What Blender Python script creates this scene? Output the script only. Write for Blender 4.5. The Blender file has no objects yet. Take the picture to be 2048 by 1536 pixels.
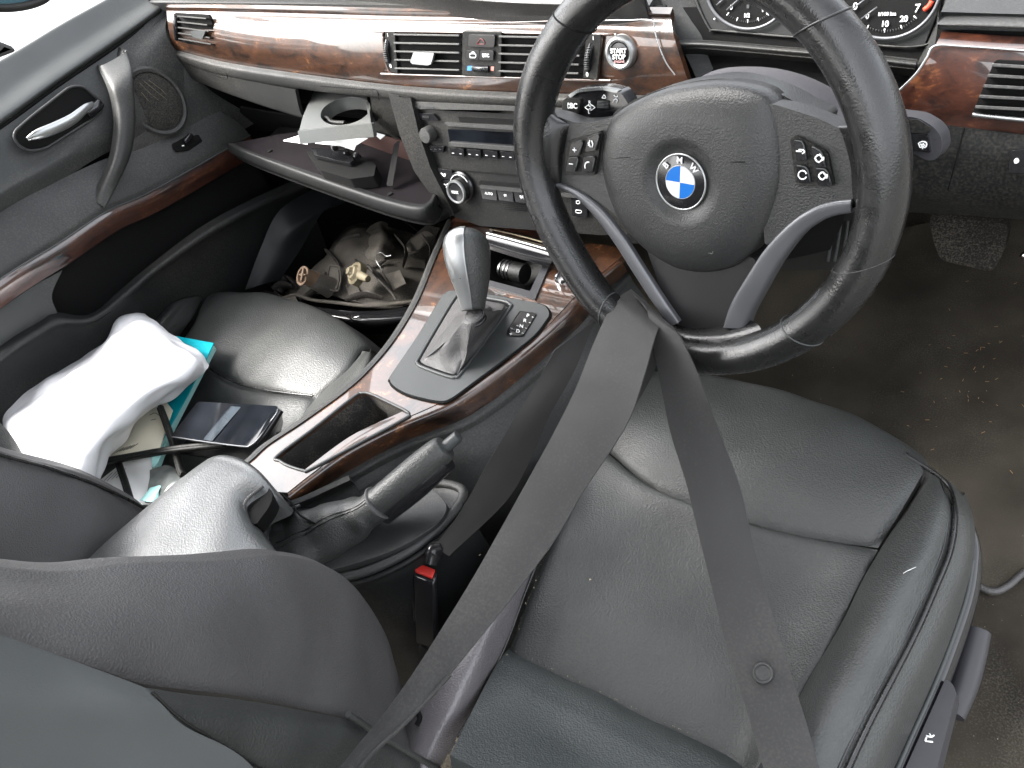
import bpy, bmesh, math, random
from mathutils import Vector, Matrix, noise
from mathutils.geometry import tessellate_polygon
R = math.radians
random.seed(7)
S = bpy.context.scene

# ------------------------------------------------------------------ camera
CAM = Vector((.7093, -.5457, 1.12)); YAW, PITCH, ROLL, FPX = .9053, .7477, -.4310, 1618.67
_f = Vector((-math.sin(YAW)*math.cos(PITCH), math.cos(YAW)*math.cos(PITCH), -math.sin(PITCH)))
_r0 = Vector((math.cos(YAW), math.sin(YAW), 0)); _u0 = _r0.cross(_f)
_r = _r0*math.cos(ROLL) + _u0*math.sin(ROLL); _u = _u0*math.cos(ROLL) - _r0*math.sin(ROLL)
cd = bpy.data.cameras.new('camera'); cam = bpy.data.objects.new('camera', cd); S.collection.objects.link(cam)
m = Matrix((_r, _u, -_f)).transposed().to_4x4(); m.translation = CAM
cam.matrix_world = m
cd.sensor_width = 36; cd.lens = 36*FPX/2048; cd.clip_start = .01; cd.clip_end = 300
S.camera = cam

# ------------------------------------------------------------------ light
SUN_EL, SUN_AZ = R(50), R(-122)          # azimuth measured from +Y (front of car) towards +X
w = bpy.data.worlds.new('World'); S.world = w; w.use_nodes = True
nt = w.node_tree; nt.nodes.clear()
out = nt.nodes.new('ShaderNodeOutputWorld'); bg = nt.nodes.new('ShaderNodeBackground')
sky = nt.nodes.new('ShaderNodeTexSky'); sky.sky_type = 'NISHITA'; sky.sun_disc = False
sky.sun_elevation = SUN_EL; sky.sun_rotation = SUN_AZ; sky.dust_density = 6; sky.air_density = 1.0
hs = nt.nodes.new('ShaderNodeHueSaturation'); hs.inputs['Saturation'].default_value = .22
nt.links.new(sky.outputs[0], hs.inputs['Color']); nt.links.new(hs.outputs[0], bg.inputs[0]); nt.links.new(bg.outputs[0], out.inputs[0])
bg.inputs[1].default_value = .15
sl = bpy.data.lights.new('sun', 'SUN'); sl.energy = .8; sl.angle = R(24); sl.color = (1, .97, .92)
so = bpy.data.objects.new('sun', sl); S.collection.objects.link(so)
sd = Vector((math.sin(SUN_AZ)*math.cos(SUN_EL), math.cos(SUN_AZ)*math.cos(SUN_EL), math.sin(SUN_EL)))
so.rotation_euler = sd.to_track_quat('Z', 'Y').to_euler()
S.view_settings.view_transform = 'Standard'; S.view_settings.look = 'None'
S.view_settings.exposure = 3.15; S.view_settings.gamma = 1; S.view_settings.use_curve_mapping = False

# ------------------------------------------------------------------ points from sight lines onto real surfaces
def ray(px, py): return _r*((px-1024)/FPX) - _u*((py-768)/FPX) + _f
def X(px, py, x): d = ray(px, py); return CAM + d*((x-CAM.x)/d.x)
def Y(px, py, y): d = ray(px, py); return CAM + d*((y-CAM.y)/d.y)
def Z(px, py, z): d = ray(px, py); return CAM + d*((z-CAM.z)/d.z)
def PL(px, py, p, n): d = ray(px, py); return CAM + d*((p-CAM).dot(n)/d.dot(n))
def Zr(l): return [Z(*p) for p in l]
def Xr(l): return [X(*p) for p in l]
def Yr(l): return [Y(*p) for p in l]
def sh(l, dx=0, dy=0, dz=0): return [p+Vector((dx, dy, dz)) for p in l]
def V(*a): return Vector(a)

# ------------------------------------------------------------------ materials
MATS = {}
def mat(name, col, rough=.5, spec=.5, metal=0, bump=None, coat=0, var=0, varscale=8, sheen=0, dust=0, coatrough=.03, dustscale=5, emis=None):
    if name in MATS: return MATS[name]
    mt = bpy.data.materials.new(name); mt.use_nodes = True; t = mt.node_tree; b = t.nodes['Principled BSDF']
    N = t.nodes.new; L = t.links.new
    b.inputs['Base Color'].default_value = (*col, 1); b.inputs['Roughness'].default_value = rough
    b.inputs['Specular IOR Level'].default_value = spec; b.inputs['Metallic'].default_value = metal
    b.inputs['Coat Weight'].default_value = coat; b.inputs['Coat Roughness'].default_value = coatrough
    b.inputs['Sheen Weight'].default_value = sheen
    tc = N('ShaderNodeTexCoord')
    if var or dust:
        n1 = N('ShaderNodeTexNoise'); n1.inputs['Scale'].default_value = varscale; n1.inputs['Detail'].default_value = 6
        L(tc.outputs['Object'], n1.inputs['Vector'])
        mx = N('ShaderNodeMix'); mx.data_type = 'RGBA'
        mx.inputs[6].default_value = (*[c*(1-var) for c in col], 1); mx.inputs[7].default_value = (*[min(1, c*(1+var)) for c in col], 1)
        rp = N('ShaderNodeMapRange'); rp.inputs[1].default_value = .3; rp.inputs[2].default_value = .7
        L(n1.outputs[0], rp.inputs[0]); L(rp.outputs[0], mx.inputs[0]); cur = mx.outputs[2]
        # roughness follows the same wear
        rr = N('ShaderNodeMapRange'); rr.inputs[1].default_value = .3; rr.inputs[2].default_value = .7
        rr.inputs[3].default_value = max(.03, rough-.07); rr.inputs[4].default_value = min(1, rough+.07)
        n3 = N('ShaderNodeTexNoise'); n3.inputs['Scale'].default_value = varscale*2.3; n3.inputs['Detail'].default_value = 5
        L(tc.outputs['Object'], n3.inputs['Vector']); L(n3.outputs[0], rr.inputs[0])
        if not coat: L(rr.outputs[0], b.inputs['Roughness'])
        if dust:
            n2 = N('ShaderNodeTexNoise'); n2.inputs['Scale'].default_value = 420; n2.inputs['Detail'].default_value = 3
            n4 = N('ShaderNodeTexNoise'); n4.inputs['Scale'].default_value = dustscale; n4.inputs['Detail'].default_value = 7
            L(tc.outputs['Object'], n2.inputs['Vector']); L(tc.outputs['Object'], n4.inputs['Vector'])
            mu = N('ShaderNodeMath'); mu.operation = 'MULTIPLY'; L(n2.outputs[0], mu.inputs[0]); L(n4.outputs[0], mu.inputs[1])
            r2 = N('ShaderNodeMapRange'); r2.inputs[1].default_value = .22; r2.inputs[2].default_value = .42; r2.inputs[4].default_value = dust
            L(mu.outputs[0], r2.inputs[0])
            m2 = N('ShaderNodeMix'); m2.data_type = 'RGBA'; m2.inputs[7].default_value = (.16, .145, .12, 1)
            L(cur, m2.inputs[6]); L(r2.outputs[0], m2.inputs[0]); cur = m2.outputs[2]
        L(cur, b.inputs['Base Color'])
    if bump:
        kind, sc, st = bump
        if kind == 'vor':
            v = N('ShaderNodeTexVoronoi'); v.feature = 'SMOOTH_F1'; v.inputs['Smoothness'].default_value = .4; v.inputs['Scale'].default_value = sc; h = v.outputs['Distance']
            wn = N('ShaderNodeTexNoise'); wn.inputs['Scale'].default_value = sc*.25
            ad = N('ShaderNodeVectorMath'); ad.operation = 'MULTIPLY_ADD'; ad.inputs[1].default_value = (.004,)*3
            L(tc.outputs['Object'], wn.inputs['Vector']); L(wn.outputs['Color'], ad.inputs[0]); L(tc.outputs['Object'], ad.inputs[2]); L(ad.outputs[0], v.inputs['Vector'])
            # slow creases as well
            cz = 0 if name in ('rim_leather', 'grained_airbag_plastic') else .6
            n5 = N('ShaderNodeTexNoise'); n5.inputs['Scale'].default_value = 28; n5.inputs['Detail'].default_value = 4
            L(tc.outputs['Object'], n5.inputs['Vector'])
            am = N('ShaderNodeMath'); am.operation = 'MULTIPLY_ADD'; am.inputs[1].default_value = cz; L(n5.outputs[0], am.inputs[0]); L(h, am.inputs[2]); h = am.outputs[0]
        elif kind == 'noi':
            v = N('ShaderNodeTexNoise'); v.inputs['Scale'].default_value = sc; v.inputs['Detail'].default_value = 3; L(tc.outputs['Object'], v.inputs['Vector']); h = v.outputs[0]
        elif kind == 'weave':
            v = N('ShaderNodeTexWave'); v.wave_type = 'BANDS'; v.bands_direction = 'X'; v.inputs['Scale'].default_value = sc; L(tc.outputs['UV'], v.inputs['Vector']); h = v.outputs[1]
        bp = N('ShaderNodeBump'); bp.inputs['Strength'].default_value = st; bp.inputs['Distance'].default_value = .0009 if kind == 'vor' else .0006
        L(h, bp.inputs['Height']); L(bp.outputs[0], b.inputs['Normal'])
        if coat == 0: pass
    if emis: b.inputs['Emission Color'].default_value = (*emis[0], 1); b.inputs['Emission Strength'].default_value = emis[1]
    MATS[name] = mt; return mt

leather = mat('black_leather', (.026, .028, .027), .47, .5, bump=('vor', 500, .5), var=.18, varscale=9, dust=.08)
leather_dull = mat('dull_leather', (.054, .053, .053), .54, .45, bump=('vor', 600, .5), var=.2, varscale=7, dust=.1)
leather_rim = mat('rim_leather', (.009, .009, .009), .28, .55, bump=('vor', 650, .14), var=.1, varscale=25)
lipm = mat('dash_lip_plastic', (.013, .0135, .0135), .6, .28, bump=('noi', 1000, .4), var=.2, dust=.25)
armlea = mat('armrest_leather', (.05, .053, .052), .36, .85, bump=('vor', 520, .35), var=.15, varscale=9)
backl = mat('backrest_leather', (.038, .043, .042), .50, .5, bump=('vor', 500, .5), var=.15, varscale=9)
lightened = mat('lit_bolster_leather', (.095, .088, .091), .40, .7, bump=('vor', 480, .6), var=.15, varscale=9)  # seat leather with the light on the left bolster put into its colour
cloth_panel = mat('smooth_backrest_cloth', (.062, .067, .067), .60, .4, bump=('noi', 900, .35), var=.12, varscale=5)
plastic = mat('black_plastic', (.0055, .006, .006), .5, .22, bump=('noi', 1300, .25), var=.2, dust=.15)
soft = mat('soft_touch_plastic', (.019, .020, .020), .5, .42, bump=('noi', 1000, .4), var=.2, dust=.2)
sillm = mat('sill_plastic', (.045, .048, .047), .40, .5, bump=('noi', 1000, .25), var=.15, dust=.2)
doorsoft = mat('door_soft_plastic', (.021, .023, .023), .55, .4, bump=('noi', 1000, .3), var=.2, dust=.3)
airbagm = mat('grained_airbag_plastic', (.017, .0175, .0175), .42, .45, bump=('vor', 620, .28), var=.15, dust=.06)
gloss = mat('gloss_black', (.01, .01, .011), .14, .5, var=.2)
matte = mat('matte_black', (.004, .004, .004), .85, .15)
greyp = mat('grey_plate_plastic', (.038, .041, .041), .45, .4, bump=('noi', 1500, .2), var=.08)
col_grey = mat('column_plastic', (.038, .037, .042), .55, .4, bump=('noi', 1200, .3), var=.15, dust=.2)
satin = mat('satin_silver', (.33, .34, .34), .3, .5, metal=.85, var=.05)
trim_silver = mat('dull_silver_trim', (.11, .113, .12), .36, .5, metal=.5, var=.1)
chrome = mat('bright_chrome', (.75, .75, .75), .12, .5, metal=1)
white = mat('white_print', (.75, .76, .75), .5, .3)
redm = mat('red_plastic', (.40, .02, .015), .35, .5)
orange = mat('red_gauge_band', (.6, .06, .03), .5, .3)
belt = mat('belt_webbing', (.0175, .0172, .0168), .64, .4, bump=('weave', 420, .35), var=.2, varscale=9, dust=.12, sheen=.05)
beltd = mat('belt_webbing_dark', (.014, .0135, .013), .7, .3, bump=('weave', 420, .3), var=.15, varscale=9)
carpet = mat('dusty_carpet', (.030, .026, .020), .95, .15, bump=('noi', 700, 1), var=.55, varscale=7, dust=.3, dustscale=9)
matm = mat('floor_mat_carpet', (.056, .049, .038), .95, .15, bump=('noi', 600, 1), var=.5, varscale=6, dust=.35, dustscale=7)
felt = mat('lid_felt', (.010, .0085, .0095), .95, .04, bump=('noi', 1200, .8), var=.25)
dusty = mat('dusty_grey_plastic', (.060, .054, .046), .75, .3, bump=('noi', 300, .5), var=.45, varscale=20, dust=.6, dustscale=14)
dustyd = mat('dusty_dark_plastic', (.025, .022, .02), .7, .3, bump=('noi', 300, .4), var=.45, varscale=20, dust=.4, dustscale=14)
tan = mat('tan_socket_plastic', (.20, .135, .09), .65, .4, var=.3, varscale=30, dust=.3)
brass = mat('dirty_brass', (.13, .11, .07), .65, .35, metal=0, var=.35, varscale=60)
bagm = mat('white_plastic_bag', (.82, .82, .83), .55, .5, var=.03, varscale=6, bump=('noi', 60, .8))
paper = mat('white_paper', (.78, .78, .76), .8, .2, var=.03)
cream = mat('cream_paper', (.78, .73, .58), .8, .2, var=.06, varscale=12)
teal = mat('teal_cover', (.0, .30, .36), .4, .5, var=.05)
tealp = mat('pale_teal_edge', (.36, .66, .63), .6, .3, var=.08)
screen = mat('smudged_screen', (.005, .006, .008), .09, .35, var=.6, varscale=18)
amber = mat('amber_glass', (.5, .3, .1), .2, .5)
bluew = mat('emblem_blue', (.006, .10, .36), .2, .5)
whitee = mat('emblem_white', (.5, .5, .51), .2, .5)
silverp = mat('cup_holder_silver', (.085, .09, .088), .42, .5, metal=.3, var=.12, dust=.3)
vhot = mat('faded_red', (.45, .2, .17), .5, .3); vcold = mat('blue_mark', (.05, .2, .5), .5, .3)
hazr = mat('dark_red_print', (.10, .012, .012), .4, .4)
headl = mat('headliner_fabric', (.35, .35, .34), .9, .2)
grey_lever = mat('grey_lever_plastic', (.022, .022, .025), .42, .45, var=.1)
glassm = mat('tinted_window', (.01, .06, .08), .05, .6)
carpaint = mat('white_paint', (.8, .8, .8), .3, .5, coat=.6)
concrete = mat('pale_concrete', (.09, .088, .083), .85, .3, bump=('noi', 60, .5), var=.2, varscale=2)

def wood_mat(name, dark, mid, light, scale=14):
    mt = bpy.data.materials.new(name); mt.use_nodes = True; t = mt.node_tree; b = t.nodes['Principled BSDF']; N = t.nodes.new; L = t.links.new
    tc = N('ShaderNodeTexCoord'); mp = N('ShaderNodeMapping'); mp.inputs['Scale'].default_value = (1, 1, 1.6); L(tc.outputs['Object'], mp.inputs['Vector'])
    n0 = N('ShaderNodeTexNoise'); n0.inputs['Scale'].default_value = scale; n0.inputs['Detail'].default_value = 5; n0.inputs['Distortion'].default_value = 1.6; L(mp.outputs[0], n0.inputs['Vector'])
    n1 = N('ShaderNodeTexNoise'); n1.inputs['Scale'].default_value = scale*5; n1.inputs['Detail'].default_value = 8; n1.inputs['Roughness'].default_value = .65; n1.inputs['Distortion'].default_value = 2.5; L(mp.outputs[0], n1.inputs['Vector'])
    mu = N('ShaderNodeMix'); mu.data_type = 'FLOAT'; mu.inputs[0].default_value = .42; L(n0.outputs[0], mu.inputs[2]); L(n1.outputs[0], mu.inputs[3])
    cr = N('ShaderNodeValToRGB'); e = cr.color_ramp.elements
    e[0].position = .40; e[0].color = (*dark, 1); e[1].position = .64; e[1].color = (*light, 1)
    k = e.new(.50); k.color = (*mid, 1); k = e.new(.58); k.color = (*[c*1.25 for c in mid], 1)
    L(mu.outputs[0], cr.inputs[0]); L(cr.outputs[0], b.inputs['Base Color'])
    b.inputs['Roughness'].default_value = .35; b.inputs['Coat Weight'].default_value = 1; b.inputs['Coat IOR'].default_value = 1.55
    # smears of dust dull the lacquer a little
    n2 = N('ShaderNodeTexNoise'); n2.inputs['Scale'].default_value = 22; n2.inputs['Detail'].default_value = 7; L(tc.outputs['Object'], n2.inputs['Vector'])
    r2 = N('ShaderNodeMapRange'); r2.inputs[1].default_value = .45; r2.inputs[2].default_value = .75; r2.inputs[3].default_value = .02; r2.inputs[4].default_value = .08
    L(n2.outputs[0], r2.inputs[0]); L(r2.outputs[0], b.inputs['Coat Roughness'])
    return mt
wood = wood_mat('burl_wood', (.009, .005, .0035), (.042, .018, .009), (.21, .093, .036))
wood_d = wood_mat('dark_burl_wood', (.010, .004, .003), (.034, .011, .006), (.10, .036, .014))

# ------------------------------------------------------------------ mesh helpers
def link(name, me, mt, parent=None, smooth=True, **k):
    o = bpy.data.objects.new(name, me); S.collection.objects.link(o)
    if mt is not None:
        me.materials.clear(); me.materials.append(mt)
    if smooth:
        for p in me.polygons: p.use_smooth = True
    if parent: o.parent = parent
    for a, b in k.items(): o[a] = b
    return o
def thing(name, label, cat, group=None):
    o = bpy.data.objects.new(name, None); S.collection.objects.link(o); o.empty_display_size = .02
    o['label'] = label; o['category'] = cat
    if group: o['group'] = group
    return o
def tag(o, label, cat, group=None):
    o['label'] = label; o['category'] = cat
    if group: o['group'] = group
    return o
def frombm(bm, name, mt, parent=None, smooth=True, recalc=True, auto=None, **k):
    if recalc: bmesh.ops.recalc_face_normals(bm, faces=bm.faces)
    me = bpy.data.meshes.new(name); bm.to_mesh(me); bm.free()
    o = link(name, me, mt, parent, smooth, **k)
    if auto is not None:
        me.set_sharp_from_angle(angle=R(auto))
    return o
def cr1(a, b, c, d, t):
    return .5*((2*b)+(c-a)*t+(2*a-5*b+4*c-d)*t*t+(3*b-a-3*c+d)*t**3)
def cr(pts, n, closed=False):
    m_ = len(pts); o = []
    if closed:
        for i in range(n):
            s = i*m_/n; k = int(s); t = s-k
            o.append(cr1(pts[(k-1) % m_], pts[k % m_], pts[(k+1) % m_], pts[(k+2) % m_], t))
        return o
    if m_ == 2: return [pts[0].lerp(pts[1], i/(n-1)) for i in range(n)]
    for i in range(n):
        s = i*(m_-1)/(n-1); k = min(int(s), m_-2); t = s-k
        a = pts[k-1] if k > 0 else 2*pts[0]-pts[1]
        d = pts[k+2] if k+2 < m_ else 2*pts[-1]-pts[-2]
        o.append(cr1(a, pts[k], pts[k+1], d, t))
    return o
def grid(rows, nu, nv):
    A = [cr(r, nu) for r in rows]
    cols = [cr([A[i][j] for i in range(len(A))], nv) for j in range(nu)]
    return [[cols[j][i] for j in range(nu)] for i in range(nv)]
def patch(name, rows, mt, parent=None, nu=60, nv=60, thick=.012, drop=0, wid=.010, edges='LRTB', puff=0, wob=0, wobs=20, back=None, **k):
    G = grid(rows, nu, nv)
    Nn = [[None]*nu for _ in range(nv)]; tot = 0
    for i in range(nv):
        for j in range(nu):
            a = G[i][min(j+1, nu-1)]-G[i][max(j-1, 0)]; b = G[min(i+1, nv-1)][j]-G[max(i-1, 0)][j]
            c = a.cross(b); c = c.normalized() if c.length > 1e-12 else Vector((0, 0, 1)); Nn[i][j] = c
            tot += c.dot(CAM-G[i][j])
    if tot < 0: Nn = [[-c for c in r] for r in Nn]
    # arc lengths for edge distances
    def edist(i, j):
        ds = []
        if 'L' in edges: ds.append((G[i][j]-G[i][0]).length)
        if 'R' in edges: ds.append((G[i][j]-G[i][-1]).length)
        if 'T' in edges: ds.append((G[i][j]-G[0][j]).length)
        if 'B' in edges: ds.append((G[i][j]-G[-1][j]).length)
        return ds
    H = [[0]*nu for _ in range(nv)]
    for i in range(nv):
        for j in range(nu):
            h = 0
            if drop:
                for d in edist(i, j): h -= drop*math.exp(-d/wid)
                h = max(h, -drop*1.2)
            if puff: h += puff*math.sqrt(max(0, math.sin(math.pi*i/(nv-1))*math.sin(math.pi*j/(nu-1))))
            if wob: h += wob*noise.noise(G[i][j]*wobs)
            H[i][j] = h
    bm = bmesh.new(); uv = bm.loops.layers.uv.new('UV')
    T = [[bm.verts.new(G[i][j]+Nn[i][j]*H[i][j]) for j in range(nu)] for i in range(nv)]
    bk = Vector(back) if back else None
    B = [[bm.verts.new(G[i][j]+(bk if bk else Nn[i][j]*(-thick))) for j in range(nu)] for i in range(nv)]
    L = (G[0][0]-G[-1][0]).length
    for i in range(nv-1):
        for j in range(nu-1):
            f = bm.faces.new((T[i][j], T[i][j+1], T[i+1][j+1], T[i+1][j]))
            for l, (a, b) in zip(f.loops, ((i, j), (i, j+1), (i+1, j+1), (i+1, j))):
                l[uv].uv = (a/(nv-1)*L, b/(nu-1)*(G[i][0]-G[i][-1]).length)
            bm.faces.new((B[i][j], B[i+1][j], B[i+1][j+1], B[i][j+1]))
    for i in range(nv-1):
        bm.faces.new((T[i][0], T[i+1][0], B[i+1][0], B[i][0])); bm.faces.new((T[i][-1], B[i][-1], B[i+1][-1], T[i+1][-1]))
    for j in range(nu-1):
        bm.faces.new((T[0][j], B[0][j], B[0][j+1], T[0][j+1])); bm.faces.new((T[-1][j], T[-1][j+1], B[-1][j+1], B[-1][j]))
    return frombm(bm, name, mt, parent, auto=50, **k)
def tube(name, pts, r, mt, parent=None, n=None, ns=10, closed=False, flat=None, caps=True, bm=None, smooth_=True, up=None):
    """round bar through pts; r number or list; flat=(a,b) scales the section"""
    m_ = n or max(len(pts)*5, 8)
    C = cr(pts, m_, closed)
    rs = cr([Vector((x, 0, 0)) for x in r], m_, closed) if isinstance(r, (list, tuple)) else [Vector((r, 0, 0))]*m_
    own = bm is None
    if own: bm = bmesh.new()
    rings = []; pn = None
    for i in range(m_):
        a = C[(i-1) % m_] if closed else C[max(i-1, 0)]; b = C[(i+1) % m_] if closed else C[min(i+1, m_-1)]
        t = (b-a).normalized()
        if up is not None: x = up-t*up.dot(t)
        else:
            if pn is None: pn = Vector((0, 0, 1)) if abs(t.z) < .9 else Vector((1, 0, 0))
            x = pn-t*pn.dot(t)
        x.normalize(); y = t.cross(x); pn = x
        fa, fb = flat or (1, 1)
        rings.append([bm.verts.new(C[i]+(x*math.cos(2*math.pi*k/ns)*fa+y*math.sin(2*math.pi*k/ns)*fb)*rs[i].x) for k in range(ns)])
    for i in range(m_ if closed else m_-1):
        A = rings[i]; B = rings[(i+1) % m_]
        for k in range(ns): bm.faces.new((A[k], A[(k+1) % ns], B[(k+1) % ns], B[k]))
    if not closed and caps:
        bm.faces.new(rings[0][::-1]); bm.faces.new(rings[-1])
    if own: return frombm(bm, name, mt, parent, auto=60)
def plate(name, outer, depth, mt, parent=None, holes=(), bevel=.0015, n=None, seg=3, bm=None, **k):
    """flat-ish plate with its own thickness; outer/holes are 3D points; depth vector goes to the back"""
    own = bm is None
    if own: bm = bmesh.new()
    loops = [list(outer)]+[list(h) for h in holes]
    tris = tessellate_polygon(loops); flatp = [p for l in loops for p in l]
    T = [bm.verts.new(p) for p in flatp]; B = [bm.verts.new(p+depth) for p in flatp]
    for a, b, c in tris:
        try:
            bm.faces.new((T[a], T[b], T[c])); bm.faces.new((B[c], B[b], B[a]))
        except ValueError: pass
    s = 0
    for l in loops:
        n_ = len(l)
        for i in range(n_):
            j = (i+1) % n_
            bm.faces.new((T[s+i], B[s+i], B[s+j], T[s+j]))
        s += n_
    if not own: return
    o = frombm(bm, name, mt, parent, smooth=True, auto=35, **k)
    if bevel:
        md = o.modifiers.new('bevel', 'BEVEL'); md.width = bevel; md.segments = seg; md.limit_method = 'ANGLE'; md.angle_limit = R(40); md.harden_normals = False
    return o
def rnd(pts, r=.004, seg=5):
    """round the corners of a 3D polygon"""
    o = []; n_ = len(pts)
    for i in range(n_):
        a, b, c = pts[i-1], pts[i], pts[(i+1) % n_]
        u, v = (a-b), (c-b); rr = min(r, u.length*.45, v.length*.45); p = b+u.normalized()*rr; q_ = b+v.normalized()*rr
        for k in range(seg+1):
            t = k/seg; o.append(p*(1-t)**2+b*2*t*(1-t)+q_*t*t)
    return o
def box(name, c, ax, ay, az, mt, parent=None, bevel=.001, bm=None, **k):
    """box from centre and three half-axis vectors"""
    own = bm is None
    if own: bm = bmesh.new()
    v = [bm.verts.new(c+ax*i+ay*j+az*l) for l in (-1, 1) for j in (-1, 1) for i in (-1, 1)]
    for f in ((0, 2, 3, 1), (4, 5, 7, 6), (0, 1, 5, 4), (2, 6, 7, 3), (0, 4, 6, 2), (1, 3, 7, 5)): bm.faces.new([v[i] for i in f])
    if not own: return
    o = frombm(bm, name, mt, parent, smooth=True, auto=35, **k)
    if bevel:
        md = o.modifiers.new('bevel', 'BEVEL'); md.width = bevel; md.segments = 2; md.limit_method = 'ANGLE'
    return o
def frame(n, x):
    n = n.normalized(); x = (x-n*x.dot(n)).normalized(); return x, n.cross(x), n
def lathe(name, c, axis, xdir, prof, mt, parent=None, n=48, bm=None, ecc=1):
    """profile [(r,h)...] spun round axis"""
    own = bm is None
    if own: bm = bmesh.new()
    x, y, z = frame(axis, xdir); rings = []
    for r, h in prof:
        rings.append([bm.verts.new(c+z*h+(x*math.cos(2*math.pi*k/n)+y*math.sin(2*math.pi*k/n)*ecc)*r) for k in range(n)])
    for A, B in zip(rings, rings[1:]):
        for k in range(n): bm.faces.new((A[k], A[(k+1) % n], B[(k+1) % n], B[k]))
    bm.faces.new(rings[0][::-1]); bm.faces.new(rings[-1])
    if own: return frombm(bm, name, mt, parent, auto=40)
def text(name, s, size, c, n, x, mt, parent=None, ext=.0002, bold=0, sx=1, yv=None):
    cu = bpy.data.curves.new('t', 'FONT'); cu.body = s; cu.size = size; cu.align_x = 'CENTER'; cu.align_y = 'CENTER'; cu.extrude = ext; cu.offset = bold
    to = bpy.data.objects.new('t', cu); S.collection.objects.link(to)
    dg = bpy.context.evaluated_depsgraph_get(); me = bpy.data.meshes.new_from_object(to.evaluated_get(dg))
    bpy.data.objects.remove(to)
    ax, ay, az = frame(n, x)
    if yv: ay = yv.normalized()
    M = Matrix((ax*sx, ay, az)).transposed().to_4x4(); M.translation = c+az*.0006; me.transform(M)
    return link(name, me, mt, parent, smooth=False)
def strokes(name, lines, r, mt, parent=None):
    bm = bmesh.new()
    for l in lines: tube('', l, r, None, bm=bm, n=max(len(l)*2, 2) if len(l) > 2 else 2, ns=6)
    return frombm(bm, name, mt, parent)

# ================================================================== SETTING
def slab(name, x0, x1, y0, y1, z, t, mt, **k):
    bm = bmesh.new(); box('', V((x0+x1)/2, (y0+y1)/2, z-t/2), V((x1-x0)/2, 0, 0), V(0, (y1-y0)/2, 0), V(0, 0, t/2), mt, bm=bm)
    return frombm(bm, name, mt, smooth=False, **k)
slab('ground', -40, 40, -40, 40, -.35, .1, concrete, kind='structure')
flo = slab('floor', -.74, .78, -1.3, 1.0, .05, .04, carpet, kind='structure')

# ================================================================== DRIVER SEAT
ds = thing('driver_seat', 'black leather driver seat nearest the camera, filling the lower right, with belts lying over it', 'car seat')
seam = Zr([(1205,895,.350),(1285,962,.350),(1370,1003,.350),(1495,1045,.349),(1600,1070,.349),(1680,1084,.350),(1755,1093,.352)])
F1 = Zr([(1225,765,.345),(1300,756,.350),(1400,764,.352),(1500,785,.354),(1600,812,.356),(1710,852,.358),(1848,938,.362)])
Fm = Zr([(1212,825,.362),(1290,850,.366),(1385,875,.368),(1500,905,.370),(1610,938,.371),(1705,965,.371),(1802,1018,.366)])
patch('front_cushion', [sh(F1, 0, .03, -.20), sh(F1, 0, .045, -.09), sh(F1, 0, .03, -.025), F1, Fm, seam], leather, ds, 90, 90, .02, drop=.006, wid=.006, edges='LRB', wob=.003, wobs=14)
C1 = Zr([(1160,955,.345),(1250,1010,.338),(1350,1060,.334),(1460,1105,.333),(1560,1135,.334),(1640,1155,.338),(1713,1165,.350)])
C2 = Zr([(1105,1070,.343),(1200,1120,.332),(1300,1162,.327),(1400,1200,.325),(1500,1232,.326),(1590,1250,.333),(1668,1250,.350)])
C3 = Zr([(1060,1180,.338),(1160,1235,.327),(1250,1275,.322),(1350,1310,.320),(1440,1340,.322),(1530,1360,.330),(1612,1345,.349)])
C4 = Zr([(1015,1300,.325),(1110,1345,.317),(1200,1390,.314),(1290,1430,.313),(1380,1465,.315),(1470,1490,.322),(1560,1440,.347)])
C5 = Zr([(985,1380,.300),(1080,1430,.296),(1180,1480,.295),(1280,1530,.295),(1380,1560,.298),(1450,1590,.315),(1500,1550,.345)])
patch('centre_cushion', [seam, C1, C2, C3, C4, C5], leather, ds, 90, 90, .02, drop=.006, wid=.006, wob=.004, wobs=12)
def cols(rows): return [[a[i] for a in rows] for i in range(len(rows[0]))]
RB = [Zr(r) for r in [
 [(1850,940,.360),(1862,944,.360),(1876,952,.358),(1890,968,.352)],
 [(1802,1018,.356),(1840,1010,.372),(1880,1005,.374),(1905,1025,.362)],
 [(1755,1093,.352),(1800,1097,.376),(1850,1100,.382),(1897,1100,.364)],
 [(1713,1165,.350),(1760,1168,.378),(1810,1170,.384),(1868,1175,.366)],
 [(1668,1250,.350),(1715,1256,.380),(1765,1260,.386),(1830,1262,.368)],
 [(1612,1345,.349),(1665,1352,.380),(1715,1358,.386),(1780,1360,.370)],
 [(1560,1440,.347),(1610,1448,.378),(1660,1455,.384),(1730,1457,.370)],
 [(1485,1560,.343),(1545,1575,.376),(1600,1585,.382),(1668,1590,.370)]]]
patch('side_bolster', RB, leather, ds, 60, 120, .02, drop=.005, wid=.006, edges='L', wob=.002, wobs=16)
pip = [r[-1] for r in RB]
tube('piping', [p+V(.0015, 0, .002) for p in ([F1[-2]*.3+F1[-1]*.7+V(0,.004,-.004)]+pip)], .0024, leather_rim, ds, n=90)
tube('piping', [p+V(-.0045, -.001, .0035) for p in pip], .0011, leather_rim, ds, n=90)
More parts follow.
